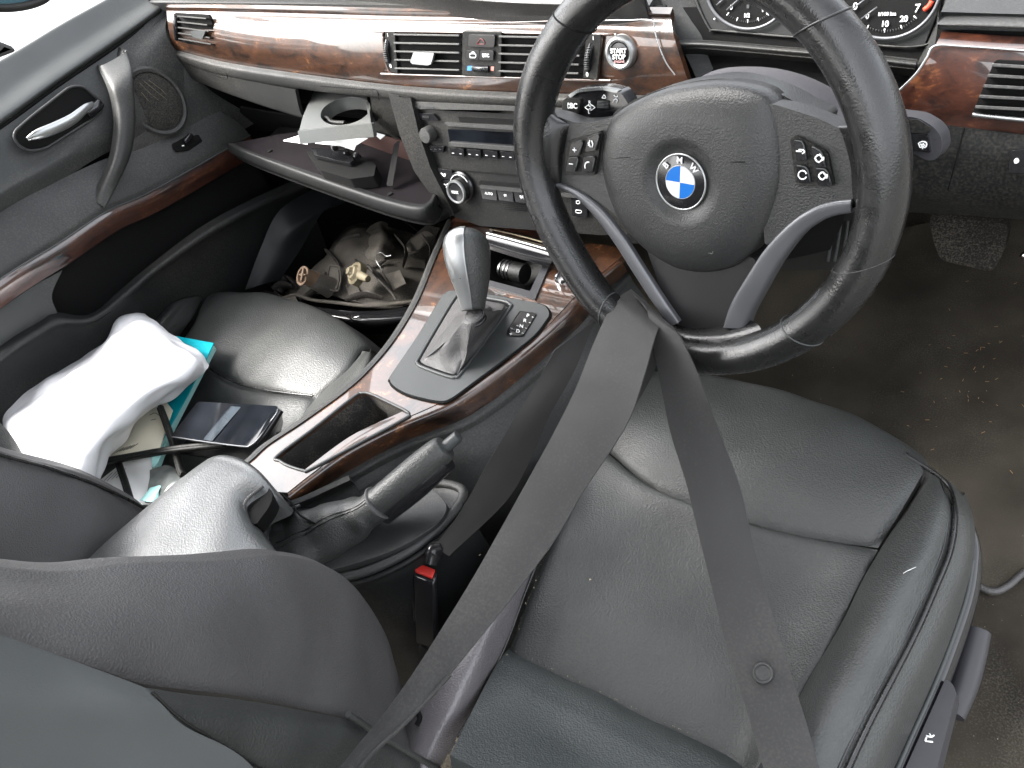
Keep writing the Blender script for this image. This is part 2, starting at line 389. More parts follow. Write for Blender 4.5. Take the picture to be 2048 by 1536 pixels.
# outer leather side of the cushion, then the moulded shell and its ridge
sk1 = [p+V(.012, .0, -.018) for p in pip]
skL = Zr([(1912,985,.315),(1930,1050,.305),(1928,1110,.300),(1912,1190,.300),(1882,1280,.300),(1843,1375,.300),(1800,1470,.300),(1740,1600,.300)])
patch('cushion_side', cols([pip, sk1, skL, sh(skL, -.03, 0, -.03)]), leather, ds, 24, 100, .006, wob=.002, wobs=30)
sh1 = Zr([(1918,1010,.300),(1938,1070,.292),(1936,1120,.288),(1921,1195,.286),(1890,1285,.286),(1852,1380,.286),(1810,1470,.286),(1752,1600,.286)])
sh2 = Zr([(1930,1030,.270),(1954,1100,.262),(1960,1150,.258),(1955,1205,.256),(1930,1290,.255),(1896,1385,.255),(1858,1480,.255),(1810,1600,.255)])
patch('seat_shell', cols([sh(sh1, -.02, 0, .004), sh1, [a.lerp(b, .45)+V(.006,0,.006) for a, b in zip(sh1, sh2)], sh2, sh(sh2, -.005, 0, -.1)]), gloss, ds, 40, 100, .005)
tube('shell_ridge', [a.lerp(b, .18)+V(.002,0,.004) for a, b in zip(sh1[2:], sh2[2:])], .0026, greyp, ds, n=80)
# left bolster (the bright strip beside the belt, its light put into the colour)
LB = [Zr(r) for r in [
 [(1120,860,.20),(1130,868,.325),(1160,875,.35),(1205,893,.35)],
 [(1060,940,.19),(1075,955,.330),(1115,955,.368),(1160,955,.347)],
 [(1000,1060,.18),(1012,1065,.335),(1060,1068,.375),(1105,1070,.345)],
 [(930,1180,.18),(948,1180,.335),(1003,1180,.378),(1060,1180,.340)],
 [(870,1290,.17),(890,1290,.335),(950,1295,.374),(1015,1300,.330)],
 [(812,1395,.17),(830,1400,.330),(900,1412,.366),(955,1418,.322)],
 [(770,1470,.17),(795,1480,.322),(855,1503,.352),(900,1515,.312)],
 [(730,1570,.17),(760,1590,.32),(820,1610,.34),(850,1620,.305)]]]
patch('side_bolster', LB, lightened, ds, 60, 120, .02, drop=.006, wid=.006, wob=.003, wobs=22)
tube('seam_piping', [r[-1]+V(-.003, 0, .003) for r in LB[1:7]], .0016, leather_rim, ds, n=70)
# backrest
K = [Zr(r) for r in [
 [(1030,1292,.285),(1120,1335,.283),(1210,1380,.283),(1300,1430,.284),(1400,1475,.285),(1520,1530,.29)],
 [(1015,1300,.322),(1108,1348,.320),(1200,1392,.320),(1296,1440,.320),(1395,1486,.322),(1510,1542,.325)],
 [(990,1335,.338),(1085,1385,.337),(1175,1430,.337),(1270,1482,.338),(1370,1530,.339),(1480,1590,.34)],
 [(955,1400,.352),(1050,1450,.352),(1140,1500,.352),(1240,1550,.353),(1340,1600,.354),(1440,1660,.355)],
 [(900,1510,.385),(1000,1560,.385),(1100,1610,.387),(1200,1665,.39),(1300,1720,.39),(1400,1780,.39)]]]
patch('backrest_lower', K, backl, ds, 80, 70, .03, drop=.002, wid=.006, edges='T', wob=.002, wobs=18)
bT = Xr([(-90,1172,.19),(0,1162,.19),(150,1163,.19),(350,1147,.188),(480,1134,.186),(560,1131,.184),(640,1144,.182),(700,1180,.18),(752,1245,.178),(790,1330,.178),(818,1400,.180),(845,1455,.185)])
bM = Xr([(-90,1205,.235),(0,1205,.235),(140,1225,.235),(320,1235,.232),(440,1235,.23),(530,1245,.228),(610,1262,.225),(665,1290,.222),(712,1330,.22),(750,1380,.22),(790,1435,.22),(835,1480,.215)])
bB = Xr([(-90,1235,.262),(0,1262,.262),(140,1312,.262),(280,1362,.262),(390,1379,.260),(470,1389,.258),(560,1405,.255),(630,1418,.252),(690,1433,.25),(740,1455,.25),(790,1480,.248),(850,1520,.24)])
bS = [p+V(-.055, .004, -.02) for p in bT]
patch('backrest_bolster', [sh(bS, -.01, -.03, -.03), bS, [p+V(-.018, .006, -.004) for p in bT], bT, bM, bB], leather_dull, ds, 130, 80, .02, drop=.004, wid=.005, edges='B', wob=.004, wobs=14)
sA = Xr([(270,1360,.27),(300,1366,.27),(390,1381,.268),(470,1391,.266),(560,1407,.263),(630,1420,.26),(690,1435,.258),(745,1458,.256),(800,1488,.254),(860,1530,.25)])
sB = Xr([(285,1377,.282),(330,1395,.284),(400,1420,.286),(480,1432,.283),(560,1448,.28),(630,1462,.276),(700,1480,.272),(760,1508,.268),(830,1540,.264),(900,1580,.26)])
sC = Xr([(290,1380,.292),(312,1400,.294),(355,1440,.298),(430,1488,.295),(500,1530,.292),(570,1570,.288),(640,1600,.284),(720,1630,.28),(800,1660,.275),(880,1690,.27)])
patch('backrest_strip', [sA, sB, sC], leather, ds, 90, 40, .012, drop=.003, wid=.005, wob=.002, wobs=20)
tube('piping', [p+V(.002, .004, .003) for p in Xr([(690,1437,.262),(740,1470,.264),(800,1505,.266),(860,1540,.268),(930,1580,.27)])], .0030, leather, ds, n=50)
pA = Xr([(-100,1230,.285),(0,1266,.285),(110,1306,.286),(210,1342,.290),(292,1374,.296)])
pB = Xr([(-100,1360,.30),(0,1380,.30),(130,1400,.30),(240,1400,.302),(328,1412,.302)])
pC = Xr([(-100,1480,.30),(60,1480,.30),(200,1480,.30),(300,1480,.303),(372,1454,.303)])
pD = Xr([(-100,1620,.30),(60,1620,.30),(220,1620,.30),(370,1570,.304),(505,1534,.303)])
pE = Xr([(-100,1760,.30),(60,1760,.30),(220,1760,.30),(400,1740,.302),(600,1700,.293)])
patch('backrest_panel', [pA, pB, pC, pD, pE], cloth_panel, ds, 80, 70, .02, drop=.002, wid=.004, edges='T', wob=.002, wobs=6, back=(-.013, -.001, -.015))
tube('seam_piping', [p+V(.001,.002,.001) for p in Xr([(300,1390,.297),(355,1441,.299),(430,1489,.298),(500,1531,.295),(560,1567,.290)])], .0010, leather_rim, ds, n=50)
# small hook in the bolster cover
tube('cover_hook', Zr([(818,1408,.35),(832,1420,.352),(840,1436,.354),(834,1450,.352)]), .0030, matte, ds, n=20)
# levers on the outer side
lv = [Z(*p, .285) for p in [(1891,1357),(1904,1366),(1913,1385),(1868,1560),(1800,1560)]]
lev = plate('recline_lever', rnd(lv, .006), V(.004, 0, -.016), grey_lever, ds, bevel=.0025)
a = [Z(*p, .2857) for p in [(1851,1478),(1863,1480),(1866,1474),(1861,1470)]]
b_ = [Z(*p, .2857) for p in [(1848,1484),(1864,1486),(1868,1470)]]
ar = strokes('arrow_print', [[Z(1850,1482,.286),Z(1866,1484,.286)],[Z(1850,1482,.286),Z(1853,1474,.286)],[Z(1852,1471,.286),Z(1862,1474,.286),Z(1868,1470,.286)],[Z(1862,1474,.286),Z(1859,1467,.286)]], .0008, white, lev)
tube('height_lever', Zr([(1957,1262,.245),(1945,1310,.243),(1928,1370,.241),(1905,1430,.24)]), [.0115, .0125, .0125, .011], grey_lever, ds, n=30, ns=20, flat=(.8, 1))
tube('shell_gap_bar', Zr([(1865,1385,.275),(1848,1430,.273),(1826,1480,.272),(1800,1545,.27)]), .0022, greyp, ds, n=20)
strokes('scratch', [Zr([(1806,1147,.386),(1814,1142,.3865),(1822,1139,.3865)]), Zr([(1816,1141,.3865),(1832,1134,.386)])], .00022, white, ds)

# ================================================================== PASSENGER SEAT
ps = thing('passenger_seat', 'black leather passenger seat behind the centre console, with papers and a white bag on it', 'car seat')
F0 = Zr([(410,590,.368),(480,590,.373),(560,601,.375),(630,629,.374),(690,667,.371),(722,696,.366)])
Fb = Zr([(385,640,.374),(455,645,.379),(530,662,.381),(600,690,.380),(655,715,.377),(690,742,.369)])
F2 = Zr([(350,695,.362),(415,735,.362),(470,765,.362),(530,780,.362),(580,787,.362),(628,792,.362)])
patch('front_cushion', [sh(F0, 0, .02, -.25), sh(F0, 0, .04, -.09), sh(F0, 0, .025, -.025), F0, Fb, F2], leather, ps, 80, 80, .02, drop=.006, wid=.007, edges='LRB', wob=.004, wobs=14)
G1 = Zr([(290,790,.35),(350,820,.347),(430,850,.345),(500,868,.345),(560,868,.348),(590,845,.36)])
G2 = Zr([(200,900,.345),(270,940,.335),(340,970,.332),(410,985,.332),(480,975,.335),(530,930,.352)])
G3 = Zr([(90,1010,.34),(160,1060,.33),(240,1090,.328),(310,1100,.328),(380,1090,.33),(450,1040,.35)])
patch('centre_cushion', [F2, G1, G2, G3], leather, ps, 80, 70, .02, drop=.006, wid=.007, wob=.004, wobs=12)
PB = [Zr(r) for r in [
 [(722,696,.368),(735,697,.366),(750,705,.355),(765,730,.28)],
 [(690,742,.370),(712,738,.384),(738,745,.378),(770,790,.28)],
 [(628,792,.364),(665,790,.390),(700,800,.384),(740,850,.28)],
 [(590,845,.362),(620,850,.392),(655,865,.386),(700,920,.28)],
 [(530,930,.355),(560,940,.390),(600,955,.384),(650,1010,.28)],
 [(450,1040,.35),(485,1055,.38),(525,1070,.375),(580,1130,.28)]]]
patch('side_bolster', PB, leather, ps, 40, 90, .02, drop=.005, wid=.006, wob=.003, wobs=20)
tube('piping', [r[2]*.6+r[1]*.4+V(0,0,.002) for r in PB[:3]], .0018, leather_rim, ps, n=40)
PLb = [Zr(r) for r in [
 [(410,590,.370),(385,590,.392),(350,600,.405),(318,626,.36)],
 [(385,640,.376),(350,636,.405),(318,642,.42),(285,668,.37)],
 [(350,695,.366),(310,695,.405),(275,705,.42),(240,735,.37)],
 [(290,790,.352),(240,800,.39),(195,815,.382),(160,850,.30)],
 [(200,900,.346),(150,905,.38),(100,915,.375),(60,950,.30)],
 [(90,1010,.342),(30,1010,.37),(-20,1020,.365),(-60,1050,.30)]]]
patch('side_bolster', PLb, leather, ps, 40, 90, .02, drop=.005, wid=.006, wob=.003, wobs=20)
tube('seam_piping', [p+V(0,-.001,.002) for p in F2[1:]], .0014, leather_rim, ps, n=60)
qT = Xr([(-100,875,-.20),(0,915,-.20),(100,942,-.195),(200,978,-.19),(285,1020,-.185),(330,1060,-.18)])
qM = Xr([(-100,1000,-.165),(0,1025,-.165),(100,1045,-.16),(190,1065,-.155),(270,1090,-.15),(320,1120,-.15)])
qB = Xr([(-100,1250,-.145),(0,1250,-.145),(100,1250,-.14),(200,1250,-.135),(280,1240,-.13),(330,1230,-.13)])
qS = [p+V(-.06, .004, -.015) for p in qT]
patch('backrest_bolster', [sh(qS, -.02, -.04, -.05), qS, [p+V(-.02, .006, -.002) for p in qT], qT, qM, qB], leather_dull, ps, 70, 70, .02, drop=.003, wid=.005, edges='', wob=.004, wobs=14)
tube('piping', [p+V(.001,.002,.003) for p in qT], .0020, leather_rim, ps, n=60)
qI = [p+V(-.12, .02, -.03) for p in qT]; 
patch('backrest_lower', [Xr([(-100,790,-.33),(0,845,-.33),(60,930,-.30)]), Xr([(-100,900,-.28),(0,925,-.28),(60,960,-.26)])], leather, ps, 30, 30, .02)

# ================================================================== ARMREST
ar_ = thing('armrest', 'pale lit black leather armrest between the seats at the rear of the console', 'armrest')
A = [Zr(r) for r in [
 [(428,920,.485),(450,922,.485),(490,932,.485),(520,952,.485),(548,980,.485)],
 [(418,920,.525),(440,911,.530),(478,916,.531),(515,938,.530),(546,974,.522)],
 [(395,932,.535),(425,922,.538),(465,930,.538),(504,952,.538),(538,984,.530)],
 [(325,985,.535),(375,960,.541),(430,962,.542),(470,985,.541),(492,1010,.532)],
 [(262,1035,.535),(330,1018,.543),(400,1025,.545),(462,1040,.543),(505,1048,.530)],
 [(190,1098,.535),(275,1085,.545),(370,1085,.547),(458,1090,.545),(535,1092,.530)],
 [(115,1172,.535),(225,1158,.546),(345,1148,.548),(465,1142,.546),(568,1138,.530)],
 [(30,1250,.535),(170,1245,.546),(320,1235,.548),(465,1220,.546),(610,1200,.530)]]]
Lp = [r[0] for r in A]; Rp = [r[-1] for r in A]
A = [[r[0]+V(-.006, 0, -.05), r[0]+V(-.003, 0, -.006)]+r[1:-1]+[r[-1]+V(.002, 0, -.006), r[-1]+V(.006, -.002, -.04)] for r in A]
cush = patch('cushion', A, armlea, ar_, 100, 100, .01, wob=.0012, wobs=14)
# latch lozenge in the front corner
lat = Z(522,1000,.520)
plate('latch', rnd([Z(*p,.529) for p in [(491,1008),(500,990),(525,970),(542,978),(546,995),(538,1014),(512,1050),(500,1044)]], .006, 6), V(-.004,0,-.02), matte, ar_, bevel=.004)
tube('latch_trim', Zr([(489,1030,.530),(489,1008,.534),(503,990,.535),(526,972,.533)]), .0018, leather_dull, ar_, n=30)
lathe('end_button', Z(532,1133,.526), V(.2,-.1,1), V(1,0,0), [(.016, -.004), (.016, .002), (.014, .004), (.0125,.003),(.001, .003)], leather_dull, ar_)

# ================================================================== CENTRE CONSOLE
cc = thing('centre_console', 'burl wood and black plastic centre console running between the two front seats', 'console')
ZC = .47
L_edge = [(470,945),(505,918),(537,889),(605,844),(690,783),(742,735),(793,673),(837,598),(872,513),(905,440)]
crest = [(575,985),(622,948),(708,885),(793,844),(878,806),(940,770),(1000,728),(1066,680),(1120,625),(1165,578)]
lower = [(596,1018),(645,980),(708,940),(810,886),(913,848),(975,812),(1040,762),(1105,705),(1165,650),(1215,585)]
tray = [(554,912),(628,856),(708,793),(725,786),(742,788),(776,804),(812,822),(817,829),(808,838),(715,888),(622,938),(608,941),(578,932),(560,922)]
gear = [(906,581),(889,587),(876,605),(835,672),(783,749),(780,760),(786,770),(806,783),(832,792),(875,801),(900,797),(945,765),(1010,716),(1066,672),(1092,640),(1098,628),(1094,617),(1080,608),(1020,596),(960,586)]
frontbox = [(962,566),(1068,595),(1100,520),(1108,492),(990,455),(972,480)]
outer = [Z(x, y, ZC) for x, y in cr([Vector((*p, 0)) for p in L_edge], 60) and [(v.x, v.y) for v in cr([Vector((*p, 0)) for p in L_edge], 60)]]
outer += [Z(v[0], v[1], ZC) for v in [(940,444),(1000,462),(1060,480),(1110,492),(1180,487),(1215,490),(1255,500)]]
outer += [Z(v.x, v.y, ZC) for v in cr([Vector((*p, 0)) for p in ([(1235,520)]+crest[::-1])], 60)]
outer += [Z(v[0], v[1], ZC) for v in [(545,983),(505,965)]]
def zz(l, z=ZC): return [Z(x, y, z) for x, y in l]
def dens(l, n, z=ZC): return [Z(v.x, v.y, z) for v in cr([Vector((*p, 0)) for p in l], n, True)]
plate('wood_trim', outer, V(0, 0, -.012), wood, cc, holes=[dens(tray, 56), rnd(zz(frontbox), .006)], bevel=.0012)
# turned-down lacquered flank of the wood
cz = [Z(x, y, ZC-.0008) for x, y in [(1235,520)]+crest[::-1]]; lz = [Z(x, y, ZC-.032) for x, y in [(1255,545)]+lower[::-1]]
midr = [a.lerp(b, .35)+V(.006, -.0035, .006) for a, b in zip(cz, lz)]
cin = [a+(V(-.012, .006, -.0001)) for a in cz]
patch('wood_flank', [cin, cz, midr, lz], wood, cc, 120, 24, .006)
# dark border strip to the left of the wood and left wall
le = [Z(x, y, ZC+.001) for x, y in L_edge]
patch('border_strip', [[p+V(-.016, -.006, -.03) for p in le], [p+V(-.011, -.004, -.004) for p in le], [p+V(-.006,-.002,.002) for p in le], [p+V(.001, 0, .001) for p in le]], soft, cc, 90, 16, .004)
patch('left_wall', [[p+V(-.014, -.006, -.02) for p in le], [p+V(-.02, -.01, -.2) for p in le], [p+V(-.03, -.01, -.42) for p in le]], carpet, cc, 40, 20, .006)
# right flank: plastic below the wood down to the floor
edge = lz
patch('lower_lip', [[p+V(0,0,.003) for p in edge], [p+V(.006, -.004, .0) for p in edge], [p+V(.008, -.005, -.008) for p in edge]], soft, cc, 90, 10, .004)
w1 = [p+V(.004, -.003, -.004) for p in edge]
patch('right_flank', [w1, [p+V(.030, -.012, -.045) for p in edge], [p+V(.045, -.02, -.14) for p in edge], [p+V(.055, -.03, -.38) for p in edge]], soft, cc, 90, 50, .008, wob=.001, wobs=8)
# trims round the tray hole
tr = dens(tray, 80, ZC+.0006)
tube('tray_rim', tr, .0019, greyp, cc, n=160, closed=True, ns=8)
cen = sum(tr, V(0,0,0))/len(tr)
def ring_rows(l, specs):
    out_ = []
    for s, dz in specs: out_.append([cen2+(p-cen2)*s+V(0, 0, dz) for p in l])
    return out_
cen2 = cen
tl = dens(tray, 60)+[dens(tray, 60)[0]]
bm = bmesh.new(); rings = [[bm.verts.new(p) for p in r[:-1]] for r in ring_rows(tl, [(1.02, -.001), (1.0, -.006), (.95, -.06), (.90, -.075), (.01, -.076)])]
for A_, B_ in zip(rings, rings[1:]):
    for k in range(60): bm.faces.new((A_[k], A_[(k+1) % 60], B_[(k+1) % 60], B_[k]))
frombm(bm, 'storage_tray', mat('tray_rubber', (.022, .021, .020), .75, .3, bump=('noi', 900, .5), var=.3, dust=.5, dustscale=30), cc, recalc=False)
# gear plate
gp = [Z(v.x, v.y, ZC+.0035) for v in cr([Vector((*p, 0)) for p in gear], 90, True)]
gplate = plate('gear_plate', gp, V(0, 0, -.006), greyp, cc, bevel=.002)
cen2 = sum(gp, V(0,0,0))/len(gp)
tube('gear_plate_gap', [cen2+(p-cen2)*1.012+V(0,0,-.0025) for p in gp], .0013, matte, cc, n=150, closed=True, ns=8)
rec = [(913,592),(878,648),(837,718),(835,726),(842,733),(870,744),(900,754),(912,754),(921,748),(970,682),(1019,618),(1020,609),(1010,603),(978,597),(925,588)]
rc = [Z(v.x, v.y, ZC+.0042) for v in cr([Vector((*p, 0)) for p in rec], 70, True)]
tube('recess_rim', rc, .0022, greyp, cc, n=140, closed=True, ns=8)
cen2 = sum(rc, V(0,0,0))/len(rc)
plate('recess_floor', [cen2+(p-cen2)*.985 for p in rc], V(0,0,-.001), matte, cc, bevel=0)
# P R N D panel
prnd = rnd(zz([(1040,622),(1073,627),(1046,672),(1013,671),(1015,660)], ZC+.0045), .004)
pn = plate('gear_display', prnd, V(0, 0, -.002), gloss, cc, bevel=.0005)
tube('gear_display_rim', prnd, .0007, plastic, cc, n=120, closed=True, ns=6)
xd = (Z(1080,636,ZC)-Z(1050,630,ZC))
for s, x_, y_ in [('P', 1056,632), ('R', 1050,642), ('N', 1043,653), ('D', 1036,663), ('+', 1022,669), ('M/S', 1027,659.5)]:
    text('gear_letter', s, .0078 if len(s) == 1 else .0040, Z(x_, y_, ZC+.0049), V(0,0,1), xd, white if len(s) == 1 else greyp, pn, bold=.0002, yv=Z(1052,625,ZC)-Z(1049,640,ZC))
strokes('gear_marks', [[Z(a, b, ZC+.0055), Z(a+4, b+.8, ZC+.0055)] for a, b in [(1064,634),(1058,645),(1050,656),(1044,666),(1033,651),(1021,656)]], .0004, white, pn)
# front open box with lighter plug under its sloping lid
fb = rnd(zz(frontbox), .006); cen2 = sum(fb, V(0,0,0))/len(fb); nfb = len(fb)
bm = bmesh.new(); rings = [[bm.verts.new(cen2+(p-cen2)*s+V(0,0,dz)) for p in fb] for s, dz in [(1.03,-.001),(1,-.004),(.97,-.05),(.01,-.051)]]
for A_, B_ in zip(rings, rings[1:]):
    for k in range(nfb): bm.faces.new((A_[k], A_[(k+1) % nfb], B_[(k+1) % nfb], B_[k]))
frombm(bm, 'ashtray_box', plastic, cc, recalc=False)
bx = plate('box_frame', rnd(zz([(958,566),(1070,598),(1102,523),(1090,519),(1060,582),(970,558),(976,545),(966,543)], ZC+.003), .001), V(0,0,-.004), grey_lever, cc, bevel=.001)
lidr = [zz([(975,462),(1040,478),(1112,497)], .493), zz([(973,468),(1038,486),(1108,507)], .500), zz([(972,484),(1036,502),(1104,522)], .492), zz([(973,497),(1034,516),(1098,534)], .482)]
ld = patch('ashtray_lid', lidr, gloss, cc, 30, 20, .004)
tube('lid_strip', zz([(974,466),(1038,483),(1110,503)], .502), .0016, satin, cc, n=20)
tube('lid_strip', zz([(980,458),(1040,472),(1108,491)], .492), .0010, brass, cc, n=20)
# lacquered block of wood at the console front
patch('front_wood', [zz([(900,445),(960,447),(1040,468),(1110,488)], .474), zz([(912,432),(968,436),(1045,456),(1115,475)], .490), zz([(920,418),(972,424),(1050,440),(1120,458)], .505)], wood_d, cc, 40, 14, .006)
# plug
a0 = Z(1004,537,.455); a1 = Z(1050,548,.455)
for nm_, pts_, r_, m_ in [('plug_tip', [a0, a0.lerp(a1, .25)], .011, greyp), ('plug_body', [a0.lerp(a1,.2), a0.lerp(a1,1)], .014, plastic)]:
    tube(nm_, pts_, r_, m_, cc, n=4, ns=20)
for t_ in (.1, .3, .45): 
    c_ = a0.lerp(a1, t_); tube('plug_ring', [c_, c_+(a1-a0)*.05], .0148, gloss, cc, n=3, ns=20)
lathe('lighter_ring', Z(1127,556,ZC+.006), V(0,-.25,1), V(1,0,0), [(.0125,-.006),(.0125,.001),(.0115,.003),(.0100,.002),(.0098,-.004),(.001,-.005)], chrome, cc)
lathe('lighter_cap', Z(1127,556,ZC+.008), V(0,-.25,1), V(1,0,0), [(.0088,-.006),(.0088,0),(.007,.0015),(.0005,.002)], gloss, cc)
# dark surround of the handbrake with rubber lip
sur = [(943,968),(1000,985),(1010,1030),(960,1060),(905,1075),(860,1110),(790,1145),(700,1155),(640,1160),(560,1150),(520,1090),(500,1040),(560,1010),(640,1000),(740,960),(844,966)]
patch('handbrake_surround', [zz([(500,1050),(560,1015),(640,990),(740,960),(850,964),(915,978)], .420), zz([(520,1085),(590,1060),(680,1040),(780,1010),(880,990),(930,1000)], .418), zz([(545,1125),(630,1110),(720,1090),(810,1050),(885,1022),(945,1018)], .418), zz([(570,1160),(650,1160),(730,1145),(810,1110),(880,1060),(925,1020)], .412)], soft, cc, 60, 30, .01, edges='', drop=0)
lipp = zz([(560,1165),(640,1160),(720,1147),(800,1112),(862,1070),(902,1030),(924,998),(922,978),(890,968),(850,968)], .420)
tube('surround_lip', lipp, .0055, soft, cc, n=90, ns=14)
tube('surround_seam', [p+V(.004, -.004, -.008) for p in lipp[:7]], .004, plastic, cc, n=60, ns=10)
lw = [p+V(.004, -.004, -.006) for p in lipp[:7]]
patch('console_side', [lw, [p+V(.004,-.002,-.06) for p in lw], [p+V(.006, 0, -.36) for p in lw]], plastic, cc, 70, 30, .006)
# lower pad round the brake with moulded rib
pad = [Z(v.x, v.y, .431) for v in cr([Vector((*p, 0)) for p in [(600,1092),(700,1030),(800,978),(850,973),(886,998),(892,1022),(868,1052),(800,1094),(720,1124),(640,1142),(596,1130)]], 60, True)]
plate('brake_pad', pad, V(0,0,-.016), soft, cc, bevel=.005)
# storage bin rear flank and armrest mount
patch('rear_flank', [zz([(495,1050),(540,1020),(600,1005),(700,960)], .462)]+[zz([(505,1060),(550,1030),(610,1015),(708,968)], .440)]+[zz([(520,1085),(570,1060),(630,1040),(720,995)], .425)], soft, cc, 40, 16, .006)
tube('flank_seam', zz([(560,985),(585,1008),(600,1030),(632,1048)], .468), .0012, matte, cc, n=20)
tube('flank_seam', zz([(520,1060),(560,1028),(600,1010)], .462), .0016, greyp, cc, n=20)

# ================================================================== GEAR LEVER
gl = thing('gear_lever', 'gear lever with silver-capped leather knob and wrinkled black gaiter', 'gear lever')
base = Z(880,705,ZC+.004); top = Z(948,640,.515)
# gaiter: rings from the recess edge up to the neck
bm = bmesh.new(); rings = []; N_ = 72
rim_ = [Z(v.x, v.y, ZC+.004) for v in cr([Vector((*p, 0)) for p in rec], N_, True)]
neck = Z(948,630,.530); cr_ = sum(rim_, V(0,0,0))/N_
for i in range(26):
    t = i/25; e = t**1.25; row = []
    for k, p in enumerate(rim_):
        a_ = (p-cr_); q0 = cr_+a_*.93
        ne = neck+Vector((a_.x, a_.y, 0)).normalized()*.013
        c_ = q0.lerp(ne, e); c_.z = q0.z+(ne.z-q0.z)*t**1.1
        f_w = math.sin(math.pi*min(1, t*1.02))
        c_ += a_.normalized()*(.0035*f_w*math.sin(k/N_*2*math.pi*5+t*9)+.004*f_w*noise.noise(c_*45))
        c_.z -= .008*f_w
        row.append(bm.verts.new(c_))
    rings.append(row)
for A_, B_ in zip(rings, rings[1:]):
    for k in range(N_): bm.faces.new((A_[k], A_[(k+1) % N_], B_[(k+1) % N_], B_[k]))
bm.faces.new(rings[-1])
frombm(bm, 'gaiter', leather_dull, gl, recalc=True)
for dz_, rr_ in ((-.003, .0115), (.002, .0108)):
    tube('gaiter_collar', [neck+V(rr_*math.cos(a_), rr_*math.sin(a_), -.004+dz_) for a_ in [k*math.pi/8 for k in range(16)]], .0022, leather_rim, gl, n=48, closed=True, ns=8)
# knob as a stack of sections (screen silhouette traced at the lever's own depth)
dep = (neck-CAM).dot(_f)
def KD(px, py, dd): d = ray(px, py); return CAM+d*(dep+dd)
sec = [  # left px, right px, y at left, y at right, silver boundary (0..1)
 ((926,621),(969,619)), ((920,601),(972,603)), ((912,578),(976,583)), ((902,552),(979,560)), ((894,528),(981,535)), ((890,508),(981,513)), ((889,490),(980,494)), ((893,475),(974,478)), ((903,464),(963,466)), ((918,457),(948,458))]
N_ = 48
def knob(name, lo, hi, grow, mt_):
    bm = bmesh.new(); rows = []
    na = 40; full = hi-lo > .999
    for i in range(46):
        s = i/45*(len(sec)-1); k = min(int(s), len(sec)-2); t = s-k
        def gi(j, w_): 
            j = max(0, min(len(sec)-1, j)); return Vector((*sec[j][w_], 0))
        a = cr1(gi(k-1,0), gi(k,0), gi(k+1,0), gi(k+2,0), t); b = cr1(gi(k-1,1), gi(k,1), gi(k+1,1), gi(k+2,1), t)
        dd = .004-.030*(i/45)       # leans towards the camera as it rises
        pa, pb = KD(a.x, a.y, dd), KD(b.x, b.y, dd)
        c = (pa+pb)/2; hx = (pb-pa)/2; dp = _f*(hx.length*.95)
        row = []
        for j in range(na+1 if not full else na):
            th = 2*math.pi*(lo+(hi-lo)*j/na)
            row.append(bm.verts.new(c+(hx*math.cos(th)-dp*math.sin(th))*grow))
        rows.append(row)
    for A_, B_ in zip(rows, rows[1:]):
        for j in range(len(A_)-(0 if full else 1)): bm.faces.new((A_[j], A_[(j+1) % len(A_)], B_[(j+1) % len(B_)], B_[j]))
    if full: bm.faces.new(rows[0][::-1]); bm.faces.new(rows[-1])
    o = frombm(bm, name, mt_, gl)
    if not full:
        md = o.modifiers.new('shell', 'SOLIDIFY'); md.thickness = .0015; md.offset = 1
    return o
knob('knob_grip', 0, 1, 1, leather)
knob('knob_cap', .262, .62, 1.012, satin)

# ================================================================== HANDBRAKE
hb = thing('handbrake', 'handbrake lever with grey grip, silver release button and stitched leather gaiter', 'handbrake')
g0 = Z(752,1010,.462); g1 = Z(893,892,.505)
ax_ = (g1-g0).normalized(); upn = V(0, 0, 1)
tube('grip', [g0, g0.lerp(g1, .3), g0.lerp(g1, .6), g0.lerp(g1, .85), g0.lerp(g1, .97), g1], [.0158, .0160, .0160, .0152, .0130, .0070], leather, hb, n=50, ns=32, up=upn, flat=(1.15, 1))
tube('grip_underside', [g0+V(.004,-.002,-.012), g0.lerp(g1, .5)+V(.004,-.002,-.013), g0.lerp(g1, .92)+V(.004,-.002,-.012)], [.013, .0135, .0110], gloss, hb, n=30, ns=24, up=upn, flat=(1.2, 1))
tube('release_button', [g1-ax_*.006, g1+ax_*.016, g1+ax_*.018], [.0070, .0066, .0058], greyp, hb, n=16, ns=24)
# gaiter
sc_ = [(g0+ax_*.006, .0195, .0185), (g0-ax_*.012, .0205, .020), (Z(706,1035,.452), .026, .024), (Z(655,1062,.442), .036, .027), (Z(610,1080,.436), .046, .026), (Z(572,1094,.430), .052, .022)]
bm = bmesh.new(); rows = []; ns_ = 40; M_ = 50
for i in range(M_):
    s = i/(M_-1)*(len(sc_)-1); k = min(int(s), len(sc_)-2); t = s-k
    gi = lambda j: sc_[max(0, min(len(sc_)-1, j))]
    c = cr1(gi(k-1)[0], gi(k)[0], gi(k+1)[0], gi(k+2)[0], t); ra = gi(k)[1]*(1-t)+gi(k+1)[1]*t; rb = gi(k)[2]*(1-t)+gi(k+1)[2]*t
    side = ax_.cross(upn).normalized(); u2 = side.cross(ax_).normalized()
    row = []
    for j in range(ns_):
        th = 2*math.pi*j/ns_; p = c+side*math.cos(th)*ra+u2*math.sin(th)*rb
        f_w = min(1, i/(M_-1)*2.2)*.9+.1
        p += (p-c).normalized()*f_w*(.0048*noise.noise(p*30)+.0016*math.sin(i*.5+math.sin(th)*2.5))
        row.append(bm.verts.new(p))
    rows.append(row)
for A_, B_ in zip(rows, rows[1:]):
    for j in range(ns_): bm.faces.new((A_[j], A_[(j+1) % ns_], B_[(j+1) % ns_], B_[j]))
bm.faces.new(rows[0][::-1]); bm.faces.new(rows[-1])
